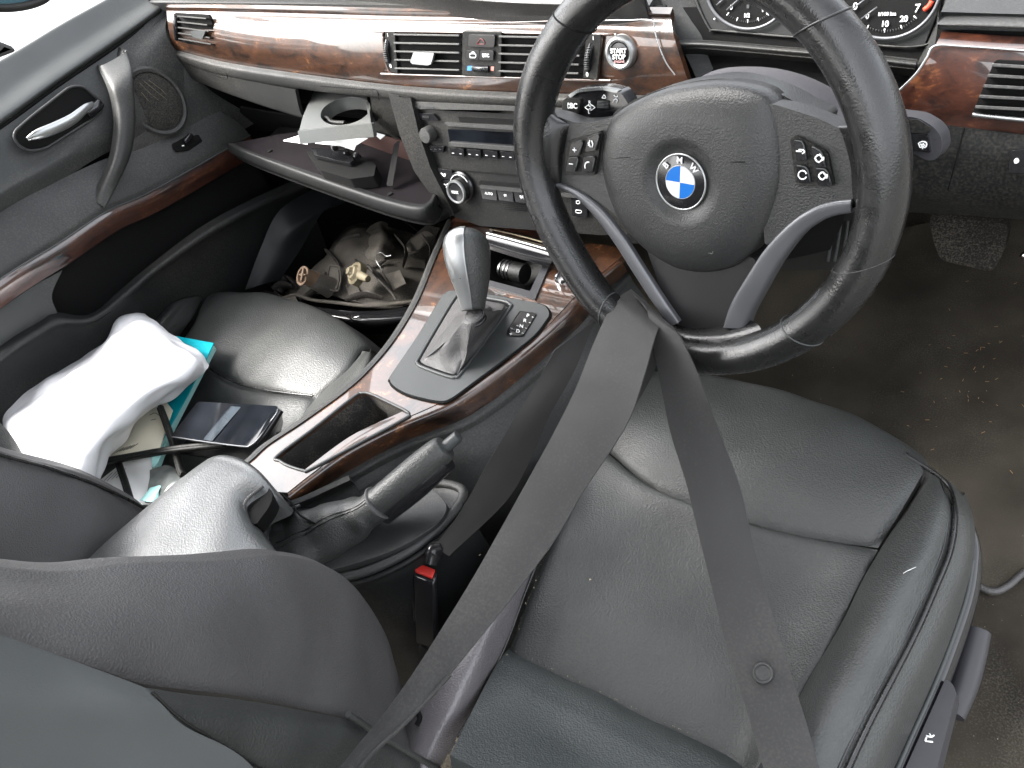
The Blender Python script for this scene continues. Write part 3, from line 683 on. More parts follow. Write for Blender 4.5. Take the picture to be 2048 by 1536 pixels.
seams_ = [[rows[i][j].co.copy()+V(0,0,.0006) for i in range(1, 46, 4)] for j in (0, 0)]
best = min(range(ns_), key=lambda j: abs((rows[20][j].co-CAM).length-min((r.co-CAM).length for r in rows[20])))
seams_ = [[rows[i][(best+dj) % ns_].co.copy() for i in range(1, 47, 4)] for dj in (3, 4)]
frombm(bm, 'gaiter', leather, hb)
tube('gaiter_band', [g0+ax_*.004+(ax_.cross(upn).normalized()*math.cos(a_)+ax_.cross(upn).normalized().cross(ax_)*math.sin(a_)*.95)*.0195 for a_ in [k*math.pi/8 for k in range(16)]], .0020, leather_dull, hb, n=48, closed=True, ns=8)
tube('gaiter_seam', seams_[0], .0009, leather_rim, hb, n=60)
tube('gaiter_seam', seams_[1], .0008, leather_rim, hb, n=60)

# ================================================================== BUCKLE
bk = thing('seat_belt_buckle', 'seat belt buckle with red release button standing beside the driver seat', 'buckle')
bt = [Z(820,1140,.40), Z(838,1127,.40), Z(884,1140,.40), Z(866,1156,.40)]
dn = (Z(836,1260,.30)-Z(832,1150,.40))
frontp = [Z(822,1148,.40), Z(835,1141,.40), Z(877,1158,.40), Z(866,1166,.40)]
cb = Z(850,1146,.392); axb = (Z(874,1158,.40)-Z(830,1140,.40))/2; ayb = (Z(850,1135,.40)-Z(842,1156,.40))/2
db = V(-.012, -.045, -.10)/2
box('housing', cb+db, axb, ayb*1.1, -db, gloss, bk, bevel=.003)
box('release_button', cb-db.normalized()*.003, axb*.80, ayb*.75, -db.normalized()*.002, redm, bk, bevel=.001)
box('side_pad', cb+db*.9-axb*1.05+ayb*.2, axb*.18, ayb*.8, -db*.55, plastic, bk, bevel=.002)
tube('stalk', [cb+db*2, cb+db*2.6, cb+db*3.2+V(0,0,-.05)], .008, matte, bk, n=12, ns=10, flat=(1, 1.6))
tg = [Z(862,1128,.405), Z(872,1100,.413), Z(890,1092,.418)]
tube('tongue_cover', tg, [.008, .0125, .008], gloss, bk, n=16, ns=18, flat=(1.0, .8))
# ================================================================== BELTS
def ribbon(name, cl, wd, mt_, parent, n=90, th=.0012, arch=.0):
    """cl centre points, wd half width vectors"""
    rows = [[c-w_, c+w_*0+V(0,0,0), c+w_] for c, w_ in zip(cl, wd)]
    return patch(name, rows, mt_, parent, 14, n, th, uv=1)
def strap(name, pairs, mt_, parent, n=110, arch=.0015):
    rows = []
    for (a, b, za, zb) in pairs:
        p, q_ = Z(*a, za), Z(*b, zb)
        m_ = (p+q_)/2+(CAM-(p+q_)/2).normalized()*arch
        rows.append([p, m_, q_])
    return patch(name, rows, mt_, parent, 16, n, .0014)
sb = thing('seat_belt', 'charcoal seat belt looped over the lower steering wheel rim and draped over the driver seat', 'seat belt')
strap('shoulder_strap', [((1262,578),(1335,640),.545,.560),((1240,592),(1318,655),.580,.590),((1222,612),(1305,690),.583,.592),((1190,680),(1290,745),.575,.580),((1150,780),(1262,830),.562,.562),((1105,870),(1225,895),.548,.548),((1050,970),(1165,985),.53,.53),((1000,1060),(1108,1082),.515,.515),((940,1165),(1035,1180),.50,.50),((880,1262),(960,1275),.495,.492),((820,1355),(880,1372),.495,.49),((765,1430),(800,1455),.50,.50),((722,1482),(745,1505),.51,.51),((660,1560),(690,1570),.53,.53),((600,1640),(640,1650),.55,.55)], belt, sb)
tube('strap_edge', Zr([(900,1350,.492),(850,1405,.492),(800,1456,.50),(745,1506,.51),(692,1572,.53)]), .0022, belt, sb, n=40, ns=10, flat=(1,.7))
strap('lap_strap', [((1262,585),(1345,650),.548,.55),((1290,612),(1352,662),.585,.592),((1300,650),(1368,690),.585,.590),((1308,700),(1393,745),.57,.572),((1325,790),(1418,810),.545,.545),((1342,870),(1445,880),.515,.515),((1372,965),(1480,975),.485,.485),((1395,1060),(1502,1068),.463,.463),((1425,1180),(1532,1185),.443,.443),((1455,1300),(1570,1310),.425,.425),((1490,1410),(1608,1430),.412,.412),((1525,1530),(1640,1540),.40,.40),((1555,1630),(1670,1640),.39,.39)], belt, sb)
lathe('belt_stop_button', Z(1527,1347,.424), (CAM-Z(1527,1347,.42)).normalized()+V(-.25,0,.2), V(1,0,0), [(.0088,-.001),(.0092,.002),(.0085,.0038),(.0068,.0040),(.0062,.0030),(.0004,.0030)], soft, sb)
strap('buckle_strap', [((1110,700),(1190,640),.57,.57),((1070,770),(1150,740),.55,.55),((1015,860),(1100,830),.525,.525),((965,945),(1060,920),.49,.49),((920,1025),(1010,1005),.455,.455),((868,1094),(898,1112),.42,.415)], beltd, sb)
strap('buckle_strap', [((1270,700),(1325,690),.56,.56),((1240,780),(1300,760),.535,.535),((1200,850),(1252,838),.51,.51),((1130,930),(1180,930),.48,.48),((1060,1000),(1110,1000),.46,.46)], beltd, sb)

# ================================================================== STEERING WHEEL
WC = V(.3773, -.0155, .7123); WN = V(-.062, -.940, .335).normalized()
WX, WY, _ = frame(WN, V(1, 0, 0))
def W(px, py, h=0): return PL(px, py, WC+WN*h, WN)
def Wl(l, h=0): return [W(*p, h) if len(p) == 2 else W(*p) for p in l]
sw = thing('steering_wheel', 'black leather steering wheel with round blue and white roundel in its hub', 'steering wheel')
sil = [(1035,235),(1040,330),(1072,425),(1120,520),(1195,632),(1300,722),(1440,747),(1560,726),(1660,670),(1750,580),(1805,460),(1826,320),(1815,235),(1780,150),(1740,80)]
angs = []
for p in sil:
    d = W(*p, .0)-WC; angs.append((math.atan2(d.dot(WY), d.dot(WX)) % (2*math.pi), d.length))
angs.sort()
def rad(a_):
    a_ %= 2*math.pi; n_ = len(angs)
    s = 0; ws = 0
    for (b, r) in angs:
        dd = (a_-b+math.pi) % (2*math.pi)-math.pi; k = math.exp(-(dd/.30)**2); s += k*r; ws += k
    base_ = .187; s += .25*base_; ws += .25
    return s/ws
NR = 220; RT = .0182
rimc = []; rr_ = []
for i in range(NR):
    a_ = 2*math.pi*i/NR
    # thumb grips at 3 and 9 o'clock, thinner at the bottom
    g = .0012*math.exp(-((a_-R(25))/R(22))**2)+.0012*math.exp(-((a_-R(155))/R(22))**2)-.0012*math.exp(-((a_-R(270))/R(40))**2)
    rt = RT+g
    rimc.append(WC+(WX*math.cos(a_)+WY*math.sin(a_))*(rad(a_)-rt)); rr_.append(rt)
bm = bmesh.new(); rings = []; ns = 40
for i in range(NR):
    c = rimc[i]; o_ = (c-WC).normalized()
    rings.append([bm.verts.new(c+(o_*math.cos(2*math.pi*k/ns)+WN*math.sin(2*math.pi*k/ns)*1.05)*rr_[i]) for k in range(ns)])
for i in range(NR):
    for k in range(ns): bm.faces.new((rings[i][k], rings[i][(k+1) % ns], rings[(i+1) % NR][(k+1) % ns], rings[(i+1) % NR][k]))
frombm(bm, 'rim', leather_rim, sw)
def rim_at(a_):
    s = (a_ % (2*math.pi))/(2*math.pi)*NR; i = int(s); t = s-i; c = rimc[i % NR].lerp(rimc[(i+1) % NR], t)
    return c, (c-WC).normalized(), rr_[i % NR]*(1-t)+rr_[(i+1) % NR]*t
def rim_ring(name, px, py, r_, mt_, skew=0):
    d = W(px, py)-WC; a_ = math.atan2(d.dot(WY), d.dot(WX)); pts_ = []
    for k in range(24):
        th = 2*math.pi*k/24; c, o_, rr0 = rim_at(a_+skew*.022*math.cos(th))
        pts_.append(c+(o_*math.cos(th)+WN*math.sin(th)*1.05)*(rr0+.0001))
    tube(name, pts_, r_, mt_, sw, n=96, closed=True, ns=8)
rim_ring('rim_seam', 1150, 40, .0008, matte, 2); rim_ring('rim_seam', 1655, 30, .0010, leather_rim, -2)
rim_ring('rim_seam', 1612, 672, .0007, greyp, 2); rim_ring('rim_seam', 1225, 610, .0008, greyp, 2); rim_ring('rim_seam', 1790, 560, .0003, leather_dull, 4)
# zig-zag stitching on the inner side of the rim
def stitch(a0, a1, cnt):
    ls = []
    for k in range(cnt):
        t = a0+(a1-a0)*k/cnt; i = int((t % (2*math.pi))/(2*math.pi)*NR); c = rimc[i]; o_ = (c-WC).normalized()
        tg_ = WN.cross(o_)
        c2 = c+tg_*((t % (2*math.pi))/(2*math.pi)*NR-i)*.0052
        for sgn in (-1, 1):
            th = math.pi*.80; p = c2+(o_*math.cos(th)+WN*math.sin(th))*(rr_[i]+.0003)
            q_ = c2+tg_*.0022*sgn+(o_*math.cos(th+.13*sgn)+WN*math.sin(th+.13*sgn))*(rr_[i]+.0003)
            ls.append([p, q_])
    strokes('stitching', ls, .00045, greyp, sw)
stitch(R(200), R(243), 60); stitch(R(292), R(330), 55)
# spoke bodies (leathered where they join the rim)
lspoke = [(1075,225),(1112,232),(1150,246),(1188,244),(1226,235),(1250,300),(1250,400),(1262,470),(1225,425),(1180,392),(1140,372),(1100,362),(1080,320)]
plate('spoke', rnd(Wl(lspoke, -.010), .006), -WN*.022, airbagm, sw, bevel=.005)
rspoke = [(1530,205),(1560,212),(1610,228),(1640,238),(1680,258),(1720,262),(1770,250),(1790,330),(1760,400),(1700,402),(1640,416),(1585,448),(1530,495),(1520,380)]
plate('spoke', rnd(Wl(rspoke, -.0095), .006), -WN*.022, airbagm, sw, bevel=.005)
bspoke = [(1290,490),(1400,520),(1490,510),(1515,520),(1475,585),(1452,645),(1420,670),(1370,665),(1352,640),(1322,580)]
plate('lower_spoke', rnd(Wl(bspoke, -.016), .006), -WN*.022, mat('lower_spoke_plastic', (.011,.0105,.011), .5, .4, bump=('noi', 1200, .3), var=.1), sw, bevel=.003)
# leather fillets: rim root of each spoke
def fillet(name, rows): patch(name, rows, leather_rim, sw, 40, 24, .006)
fillet('spoke_root', [Wl([(1088,196,-.02),(1102,214,-.022),(1122,234,-.025),(1148,244,-.028)]), Wl([(1085,205,.0),(1102,224,-.004),(1122,240,-.008),(1150,247,-.014)]), Wl([(1080,240,.006),(1100,250,.003),(1120,260,-.003),(1140,264,-.012)]), Wl([(1082,305,.006),(1100,310,.003),(1117,312,-.003),(1128,314,-.012)]), Wl([(1098,365,.0),(1108,368,-.004),(1118,370,-.008),(1126,368,-.014)]), Wl([(1102,372,-.02),(1112,374,-.022),(1120,374,-.025),(1128,372,-.028)])])
fillet('spoke_root', [Wl([(1762,200,-.02),(1733,222,-.022),(1704,242,-.025),(1670,250,-.028)]), Wl([(1765,205,.006),(1735,228,.002),(1706,248,-.004),(1672,254,-.012)]), Wl([(1776,250,.012),(1745,258,.008),(1712,268,.001),(1684,272,-.010)]), Wl([(1780,325,.012),(1750,330,.008),(1722,332,.001),(1700,332,-.010)]), Wl([(1760,415,.006),(1738,412,.002),(1718,408,-.004),(1703,403,-.012)]), Wl([(1756,420,-.02),(1736,416,-.022),(1716,412,-.025),(1702,406,-.028)])])
fillet('spoke_root', [Wl([(1320,632,-.020),(1375,655,-.016),(1430,655,-.016),(1490,632,-.022)]), Wl([(1318,642,-.012),(1375,660,-.008),(1435,660,-.008),(1500,640,-.016)]), Wl([(1308,655,-.006),(1375,672,.000),(1445,670,.000),(1515,648,-.010)]), Wl([(1300,672,.0),(1380,690,.0055),(1452,687,.0055),(1525,664,-.004)]), Wl([(1290,690,.002),(1380,706,.0085),(1455,704,.0085),(1535,682,.0)])])
# hub cover (airbag): polar mesh with a dished emblem recess
ab = [(1222,240),(1240,222),(1273,202),(1320,182),(1383,170),(1440,167),(1500,176),(1540,197),(1558,240),(1566,308),(1562,376),(1540,444),(1512,495),(1478,527),(1440,541),(1403,544),(1370,540),(1342,531),(1301,506),(1262,470),(1236,435),(1217,385),(1206,342),(1205,300),(1211,266)]
ec = W(1358, 366, .002)
bo = cr([W(x, y, -.012) for x, y in ab], 120, True)
bm = bmesh.new(); rows = []; er = .0262; rc_ = .040
def lift(s): return .014*(1-s**3.2)**.75
for (kind, v) in [('r', 0.001), ('r', .55), ('r', .98), ('w', 0.0), ('w', .25), ('w', .5), ('w', .75), ('w', 1.0)]+[('b', t/26) for t in range(1, 27)]+[('s', 1), ('s', 2)]:
    row = []
    for k, p in enumerate(bo):
        a_ = math.atan2((p-ec).dot(WY), (p-ec).dot(WX)); dr = WX*math.cos(a_)+WY*math.sin(a_)
        if kind == 'r': q_ = ec+dr*er*v-WN*.0048
        elif kind == 'w':
            rad_ = er+(rc_-er)*v; q_ = ec+dr*rad_-WN*(.0048*(1-math.sin(v*math.pi/2)**1.2))
        elif kind == 'b':
            s0 = ec+dr*rc_; q_ = s0.lerp(p, v)
            flat_ = ec+(q_-ec)-WN*(q_-ec).dot(WN)
            q_ = flat_-WN*(.014-lift(v)*1.0)
        else: q_ = p-WN*(.012*v)
        row.append(bm.verts.new(q_))
    rows.append(row)
for A_, B_ in zip(rows, rows[1:]):
    for k in range(120): bm.faces.new((A_[k], A_[(k+1) % 120], B_[(k+1) % 120], B_[k]))
bm.faces.new(rows[0]); bm.faces.new(rows[-1][::-1])
frombm(bm, 'airbag_cover', airbagm, sw)
hub2 = [(1225,236),(1260,205),(1310,182),(1372,166),(1441,157),(1500,166),(1560,188),(1600,210),(1645,238),(1600,300),(1560,300),(1400,300),(1260,300)]
plate('hub_body', cr(Wl(hub2, -.030), 80, True), -WN*.03, airbagm, sw, bevel=.004)
# pressed lettering and scuffs
text('airbag_lettering', 'AIRBAG', .0105, W(1392, 495, -.0006), WN, WX, leather_dull, sw, ext=.0003)
for a_, b_ in (((1232,316),(1262,315)), ((1460,324),(1490,324))): strokes('mould_mark', [[W(*a_, .0016), W(*b_, .0016)]], .0004, matte, sw)
# roundel
em = thing('x', '', ''); bpy.data.objects.remove(em)
epos = ec-WN*.0046
rot = R(-3)
EX = WX*math.cos(rot)+WY*math.sin(rot); EY = -WX*math.sin(rot)+WY*math.cos(rot)
emb = lathe('roundel', epos, WN, EX, [(.0250,-.001),(.0250,.0018),(.0235,.0024),(.001,.0024)], gloss, sw, n=64)
def ringmesh(name, c, r, t, mt_, par): 
    tube(name, [c+(EX*math.cos(2*math.pi*k/32)+EY*math.sin(2*math.pi*k/32))*r for k in range(32)], t, mt_, par, n=96, closed=True, ns=10)
ringmesh('outer_ring', epos+WN*.0020, .0246, .0009, satin, emb)
ringmesh('inner_ring', epos+WN*.0026, .0146, .0004, satin, emb)
for q4 in range(4):
    pts_ = [epos+WN*.0031]+[epos+WN*.0031+(EX*math.cos(a_)+EY*math.sin(a_))*.0143 for a_ in [math.pi/2*(q4+k/14) for k in range(15)]]
    plate('quadrant', pts_, -WN*.0005, whitee if q4 % 2 == 0 else bluew, emb, bevel=0)
for s, deg in (('B', 137), ('M', 92), ('W', 47)):
    a_ = R(deg); p = epos+(EX*math.cos(a_)+EY*math.sin(a_))*.0195+WN*.0034
    text('roundel_letter', s, .0080, p, WN, EX*math.sin(a_)-EY*math.cos(a_), whitee, emb, bold=.0002)
# brushed trims either side of the lower spoke
lo = Wl([(1112,366),(1135,374),(1165,390),(1205,424),(1245,474),(1285,536),(1325,598),(1357,645)], -.006)
li = Wl([(1118,376),(1140,386),(1160,402),(1192,436),(1230,488),(1268,548),(1310,612),(1342,652)], -.008)
patch('silver_trim', [sh(lo, 0, .006, -.002), lo, [a.lerp(b, .5)+WN*.002 for a, b in zip(lo, li)], li, [p-WN*.012 for p in li]], trim_silver, sw, 60, 18, .003)
lo = Wl([(1702,401),(1665,405),(1625,418),(1580,448),(1530,500),(1487,566),(1462,610),(1447,655)], -.006)
li = Wl([(1704,426),(1672,431),(1640,444),(1600,474),(1556,530),(1522,590),(1500,630),(1490,655)], -.010)
patch('silver_trim', [[p-WN*.006 for p in lo], lo, [a.lerp(b, .55)+WN*.002 for a, b in zip(lo, li)], li, [p-WN*.016 for p in li]], trim_silver, sw, 60, 24, .003)
# switch pods
def pod(fr, btns, glyphs, edge=True):
    pd = plate('button_panel', rnd(Wl(fr, -.006), .004), -WN*.004, plastic, sw, bevel=.001)
    for b in btns:
        bb = plate('button', rnd(Wl(b, -.0030), .0018), -WN*.004, gloss, pd, bevel=.0009)
        if edge: strokes('button_edge', [[W(b[0][0]+2, b[0][1]+1.5, -.0026), W(b[1][0]-1.5, b[1][1]+1.5, -.0026), W(b[2][0]-1.5, b[2][1]-2, -.0026)]], .0006, greyp, pd)
    for kind, px, py in glyphs:
        p = W(px, py, -.0022)
        if kind in '+-': 
            ls = [[p-WX*.0022, p+WX*.0022]]+([[p-WY*.0022, p+WY*.0022]] if kind == '+' else [])
        elif kind == 'o': ls = [[p+(WX*math.cos(a_)+WY*math.sin(a_))*.0034 for a_ in [R(20+k*32) for k in range(11)]]]
        elif kind == 'p': ls = [[p+WX*.0028+WY*.0030, p-WX*.001+WY*.0020, p-WX*.0026-WY*.001, p-WX*.0024-WY*.0036]]
        elif kind == 'v': ls = [[p+WX*.001*s+WY*.0032, p+WX*.0022*s, p+WX*.0008*s-WY*.0032] for s in (-1, 1)]+[[p-WX*.003+WY*.001, p-WX*.003-WY*.002]]
        elif kind == 'd': ls = [[p+WX*.003, p+WY*.003, p-WX*.003, p-WY*.003, p+WX*.003], [p+WX*.0035-WY*.0015, p+WX*.0035+WY*.0015]]
        elif kind == 'e': ls = [[p-WX*.0035, p+WX*.001], [p+WX*.0015+WY*.0016, p+WX*.0035, p+WX*.0015-WY*.0016], [p-WX*.0015+WY*.0014, p+WX*.002+WY*.0014]]
        strokes('button_symbol', ls, .00055 if kind not in 'pd' else .0007, white, pd)
pod([(1133,282),(1160,275),(1200,262),(1203,270),(1190,351),(1129,350),(1128,335)], [[(1143,285),(1166,281),(1159,311),(1137,312)],[(1136,315),(1157,315),(1151,344),(1131,343)],[(1176,273),(1199,267),(1192,301),(1170,304)],[(1167,314),(1190,313),(1185,345),(1163,345)]],
    [('+',1149,300),('-',1142,328),('v',1182,288),('p',1174,330)])
pod([(1580,280),(1584,274),(1596,273),(1649,301),(1655,308),(1669,374),(1598,372),(1591,365)], [[(1587,280),(1607,284),(1614,321),(1592,319)],[(1622,292),(1644,303),(1652,336),(1630,331)],[(1592,330),(1615,335),(1622,367),(1597,366)],[(1631,336),(1654,339),(1664,372),(1637,370)]],
    [('e',1601,303),('d',1638,317),('o',1605,350),('d',1645,352)])

# ================================================================== STEERING COLUMN COVER AND STALKS
scv = thing('steering_column_cover', 'grey plastic steering column cover behind the hub of the steering wheel', 'column cover')
def B(px, py, h): return W(px, py, -h)
patch('upper_shell', [[B(1375,180,.12),B(1405,152,.13),B(1445,137,.135),B(1500,133,.135),B(1560,138,.135),B(1620,155,.135),B(1680,186,.13),B(1745,235,.12)],
  [B(1360,215,.085),B(1400,185,.09),B(1450,168,.092),B(1510,165,.092),B(1570,172,.092),B(1630,192,.09),B(1680,222,.088),B(1735,262,.08)],
  [B(1350,260,.045),B(1400,240,.05),B(1450,230,.05),B(1510,230,.05),B(1570,232,.05),B(1630,250,.05),B(1670,275,.05),B(1715,300,.045)]], col_grey, scv, 70, 40, .01)
patch('lower_shell', [[B(1350,330,.05),B(1450,300,.05),B(1560,300,.05),B(1700,330,.05)],[B(1360,430,.07),B(1450,450,.06),B(1560,450,.06),B(1690,430,.07)],[B(1380,500,.13),B(1450,520,.12),B(1560,520,.12),B(1660,500,.13)]], matte, scv, 40, 30, .01)
tube('stalk_boot', [B(1270,225,.055), B(1225,215,.055)], .010, matte, scv, n=8)
lst = thing('indicator_stalk', 'indicator stalk with BC button and lane arrows left of the wheel hub', 'stalk')
o_ = rnd(Wl([(1124,226),(1124,208),(1138,187),(1156,178),(1205,174),(1238,181),(1254,203),(1262,222),(1250,240),(1152,240)], -.045), .004)
sbody = plate('stalk_body', o_, -WN*.018, gloss, lst, bevel=.003)
plate('top_trim', rnd(Wl([(1136,190),(1156,178),(1205,174),(1238,181),(1232,186),(1205,180),(1158,184),(1140,196)], -.0435), .0015), -WN*.006, satin, lst, bevel=.0008)
bcb = plate('bc_button', rnd(Wl([(1126,200),(1134,196),(1161,198),(1158,226),(1124,225)], -.042), .0015), -WN*.006, plastic, lst, bevel=.001)
text('button_lettering', 'BC', .0072, W(1148,212,-.0412), WN, WX, white, bcb, bold=.0002)
strokes('button_symbol', [[W(1136,206,-.041), W(1141,212,-.041), W(1136,217,-.041), W(1136,206,-.041)]], .0004, white, bcb)
def ST(l): return [W(x, y, -.0443) for x, y in l]
strokes('stalk_symbols', [ST([(1170,215),(1178,209),(1178,212),(1182,214)]),ST([(1170,215),(1178,221),(1178,218),(1182,216)]),ST([(1190,215),(1182,209),(1182,212)]),ST([(1190,215),(1182,221),(1182,218)]),ST([(1204,196),(1208,190),(1212,196),(1204,196)]),ST([(1226,204),(1230,198),(1235,200),(1233,206)]),ST([(1228,190),(1232,194),(1236,192)])], .00045, white, lst)
text('stalk_lettering', 'R', .0050, W(1180,205,-.0443), WN, WX, white, lst); text('stalk_lettering', 'L', .0050, W(1179,224,-.0443), WN, WX, white, lst)
th_ = plate('thumb_wheel', rnd(ST([(1195,200),(1218,201),(1217,217),(1193,216)]), .001), -WN*.002, plastic, lst, bevel=.0005)
strokes('thumb_wheel_ribs', [[W(1195,y_,-.0435), W(1217,y_+1,-.0435)] for y_ in (203,206,209,212,215)], .0005, greyp, th_)
rst = thing('wiper_stalk', 'wiper stalk with grey end cap and windscreen symbol right of the wheel rim', 'stalk')
o_ = rnd(Wl([(1780,228),(1838,236),(1868,254),(1882,272),(1885,300),(1873,319),(1855,322),(1826,306),(1780,295)], -.045), .004)
plate('stalk_body', o_, -WN*.02, grey_lever, rst, bevel=.004)
fc = plate('face_button', rnd(Wl([(1800,265),(1826,268),(1856,270),(1861,306),(1828,302),(1800,296)], -.0425), .0015), -WN*.004, gloss, rst, bevel=.001)
plate('top_trim', rnd(Wl([(1790,236),(1838,240),(1862,256),(1856,268),(1826,265),(1790,258)], -.0430), .0015), -WN*.004, plastic, rst, bevel=.001)
def SR(l): return [W(x, y, -.0418) for x, y in l]
strokes('wiper_symbol', [SR([(1837,286),(1845,283),(1853,286),(1851,295),(1845,293),(1840,295),(1837,286)]),SR([(1841,287),(1844,292),(1846,287),(1849,292)]),SR([(1845,295),(1845,298)])], .0005, white, fc)

# ================================================================== DASHBOARD
da = thing('dashboard', 'black dashboard with glossy burl wood strip, air vents, radio and dials across the top', 'dashboard')
DP = V(0, .185, .755); DN = V(0, -.965, .262).normalized()
DU = frame(DN, V(1,0,0))[1]
def D(px, py, h=0): return PL(px, py, DP+DN*h, DN)
def Dl(l, h=0): return [D(p[0], p[1], p[2] if len(p) > 2 else h) for p in l]
# lacquered strip left of and around the centre vents (top to bottom rows)
wt = Dl([(332,14),(450,15),(600,18),(765,21),(900,23),(1050,25),(1200,26),(1300,27),(1340,28)], .001)
w0 = Dl([(333,22,-.004),(450,24,-.006),(600,28,-.006),(765,33,-.004),(900,36),(1050,38),(1200,38),(1300,38),(1342,38)], -.003)
wm0 = Dl([(335,44),(450,50),(600,55),(762,58),(900,60),(1050,62),(1200,64),(1306,70),(1348,72)], .006)
wm1 = Dl([(340,72,.007),(450,92,.010),(600,108,.010),(765,122,.008),(900,130),(1050,135),(1200,138),(1312,135),(1366,132)], .007)
wb = Dl([(345,98),(450,125),(600,147),(760,166),(900,177),(1050,183),(1200,187),(1320,189),(1386,190)], .001)
wbb = [p+V(0, .006, -.004) for p in wb]
patch('wood_trim', [wt, w0, wm0, wm1, wb, wbb], wood, da, 160, 50, .008)
tube('chrome_line', Dl([(1130,40,.006),(1200,41,.006),(1260,40,.007),(1304,41,.008),(1309,60,.009),(1318,92,.010),(1332,125,.010),(1350,150,.009)]), .0007, satin, da, n=80, ns=8)
tube('chrome_line', Dl([(500,34,.004),(650,39,.004),(800,43,.004),(1000,45,.005),(1130,41,.006)]), .0008, wood_d, da, n=60, ns=8)
# dash top pad and the slit under it
patch('dash_top', [Dl([(300,5),(600,8),(900,12),(1150,14),(1300,16)], -.001), Dl([(300,-6),(600,-4),(900,0),(1150,2),(1304,2)], -.012), [p+V(0,.10,.012) for p in Dl([(300,-10),(600,-8),(900,-5),(1150,-3),(1306,-3)], -.012)], [p+V(0,.40,.03) for p in Dl([(300,-10),(600,-8),(900,-5),(1150,-3),(1306,-3)], -.012)]], soft, da, 60, 40, .02)
patch('dash_slit', [Dl([(310,4),(600,7),(900,11),(1150,13),(1330,13)], -.012), Dl([(310,24),(600,28),(900,32),(1150,34),(1335,35)], -.014)], matte, da, 20, 6, .004)
# structure behind the strip so nothing is open
patch('dash_body', [Dl([(310,10),(600,10),(900,12),(1200,15),(1400,15),(1700,20),(2150,20)], -.03), Dl([(330,100),(600,140),(900,170),(1200,180),(1400,190),(1700,210),(2150,260)], -.03), [p+V(0,.05,-.06) for p in Dl([(380,130),(600,200),(900,200),(1200,210),(1400,220),(1700,240),(2150,290)], -.03)], [p+V(0,.25,-.10) for p in Dl([(380,130),(600,200),(900,200),(1200,210),(1400,220),(1700,240),(2150,290)], -.03)]], matte, da, 60, 30, .01)
# lower grey lip under the wood (also the upper edge of the glove box)
l0 = Dl([(340,97),(450,124),(600,147),(760,167),(900,178),(1050,185),(1200,189),(1330,191),(1440,196)], .002)
l1 = Dl([(345,108),(450,137),(600,160),(760,180),(900,192),(1050,199),(1200,203),(1330,206),(1440,210)], .009)
l2 = Dl([(352,122),(450,152),(600,178),(760,196),(900,207),(1050,213),(1200,217),(1330,220),(1440,224)], .003)
patch('lower_lip', [l0, l1, l2, [p+V(0,.02,-.004) for p in l2]], lipm, da, 120, 24, .006)
g0_ = Dl([(352,120),(400,135),(450,150),(520,166),(590,180)], .004); g1_ = Dl([(362,146),(410,163),(460,180),(530,202),(600,222)], -.002); g2_ = Dl([(372,150),(420,172),(470,192),(540,216),(612,238)], -.010)
patch('glove_box_upper_lip', [g0_, g1_, g2_, [p+V(0,.03,-.004) for p in g2_]], lipm, da, 50, 20, .006)
patch('glove_box_upper_lip', [Dl([(740,190),(775,196),(800,200)], .002), Dl([(745,230),(785,238),(812,240)], -.004), Dl([(750,262),(795,272),(828,280)], -.012)], plastic, da, 20, 14, .01)
tube('lip_line', Dl([(376,122),(440,136),(450,158),(380,128)], .0075), .0006, matte, da, n=40, ns=6)
tube('lip_line', Dl([(640,172),(720,178),(752,180),(758,200)], .0085), .0007, matte, da, n=40, ns=6)
# central air vents
def vent(fr, slx, sly, nsl, tabs, par=None):
    pass
cvn = thing('x', 'x', 'x'); bpy.data.objects.remove(cvn)
vf = rnd(Dl([(767,62),(1205,68),(1202,100),(1196,160),(782,148),(772,125)], .0085), .006)
vb = plate('vent_back', vf, -DN*.004, matte, da, bevel=.0006)
tube('vent_frame', [p+DN*.0012 for p in vf], .0016, wood, da, n=220, closed=True, ns=8)
def quad(name, pts_, h, th_, mt_, par=da, r_=.0015, bv=.0008): return plate(name, rnd(Dl(pts_, h), r_), -DN*th_, mt_, par, bevel=bv)
def lerp2(a, b, t): return (a[0]+(b[0]-a[0])*t, a[1]+(b[1]-a[1])*t)
def slats(par, a, b, c, d, n_, mt_=soft):
    """a,b top left/right; c,d bottom left/right"""
    for k in range(n_):
        t = (k+.45)/n_; p, q_ = lerp2(a, c, t), lerp2(b, d, t); hh = .0030
        P0, P1 = D(*p, .010), D(*q_, .010)
        box('slat', (P0+P1)/2, (P1-P0)/2, V(0, -.0055, .0034)*1.0, V(0, .0006, .0010), mt_, par, bevel=.0005)
cv = bpy.data.objects.new('air_vent', None)
def ventgroup(): 
    o = bpy.data.objects.new('air_vent', None); S.collection.objects.link(o); o.parent = da; return o
v1 = ventgroup(); v2 = ventgroup(); v3 = ventgroup(); v4 = ventgroup()
slats(v1, (793,62), (925,64), (796,146), (925,150), 5); slats(v2, (1004,66), (1168,69), (1003,152), (1162,157), 5)
bpy.data.objects.remove(cv)
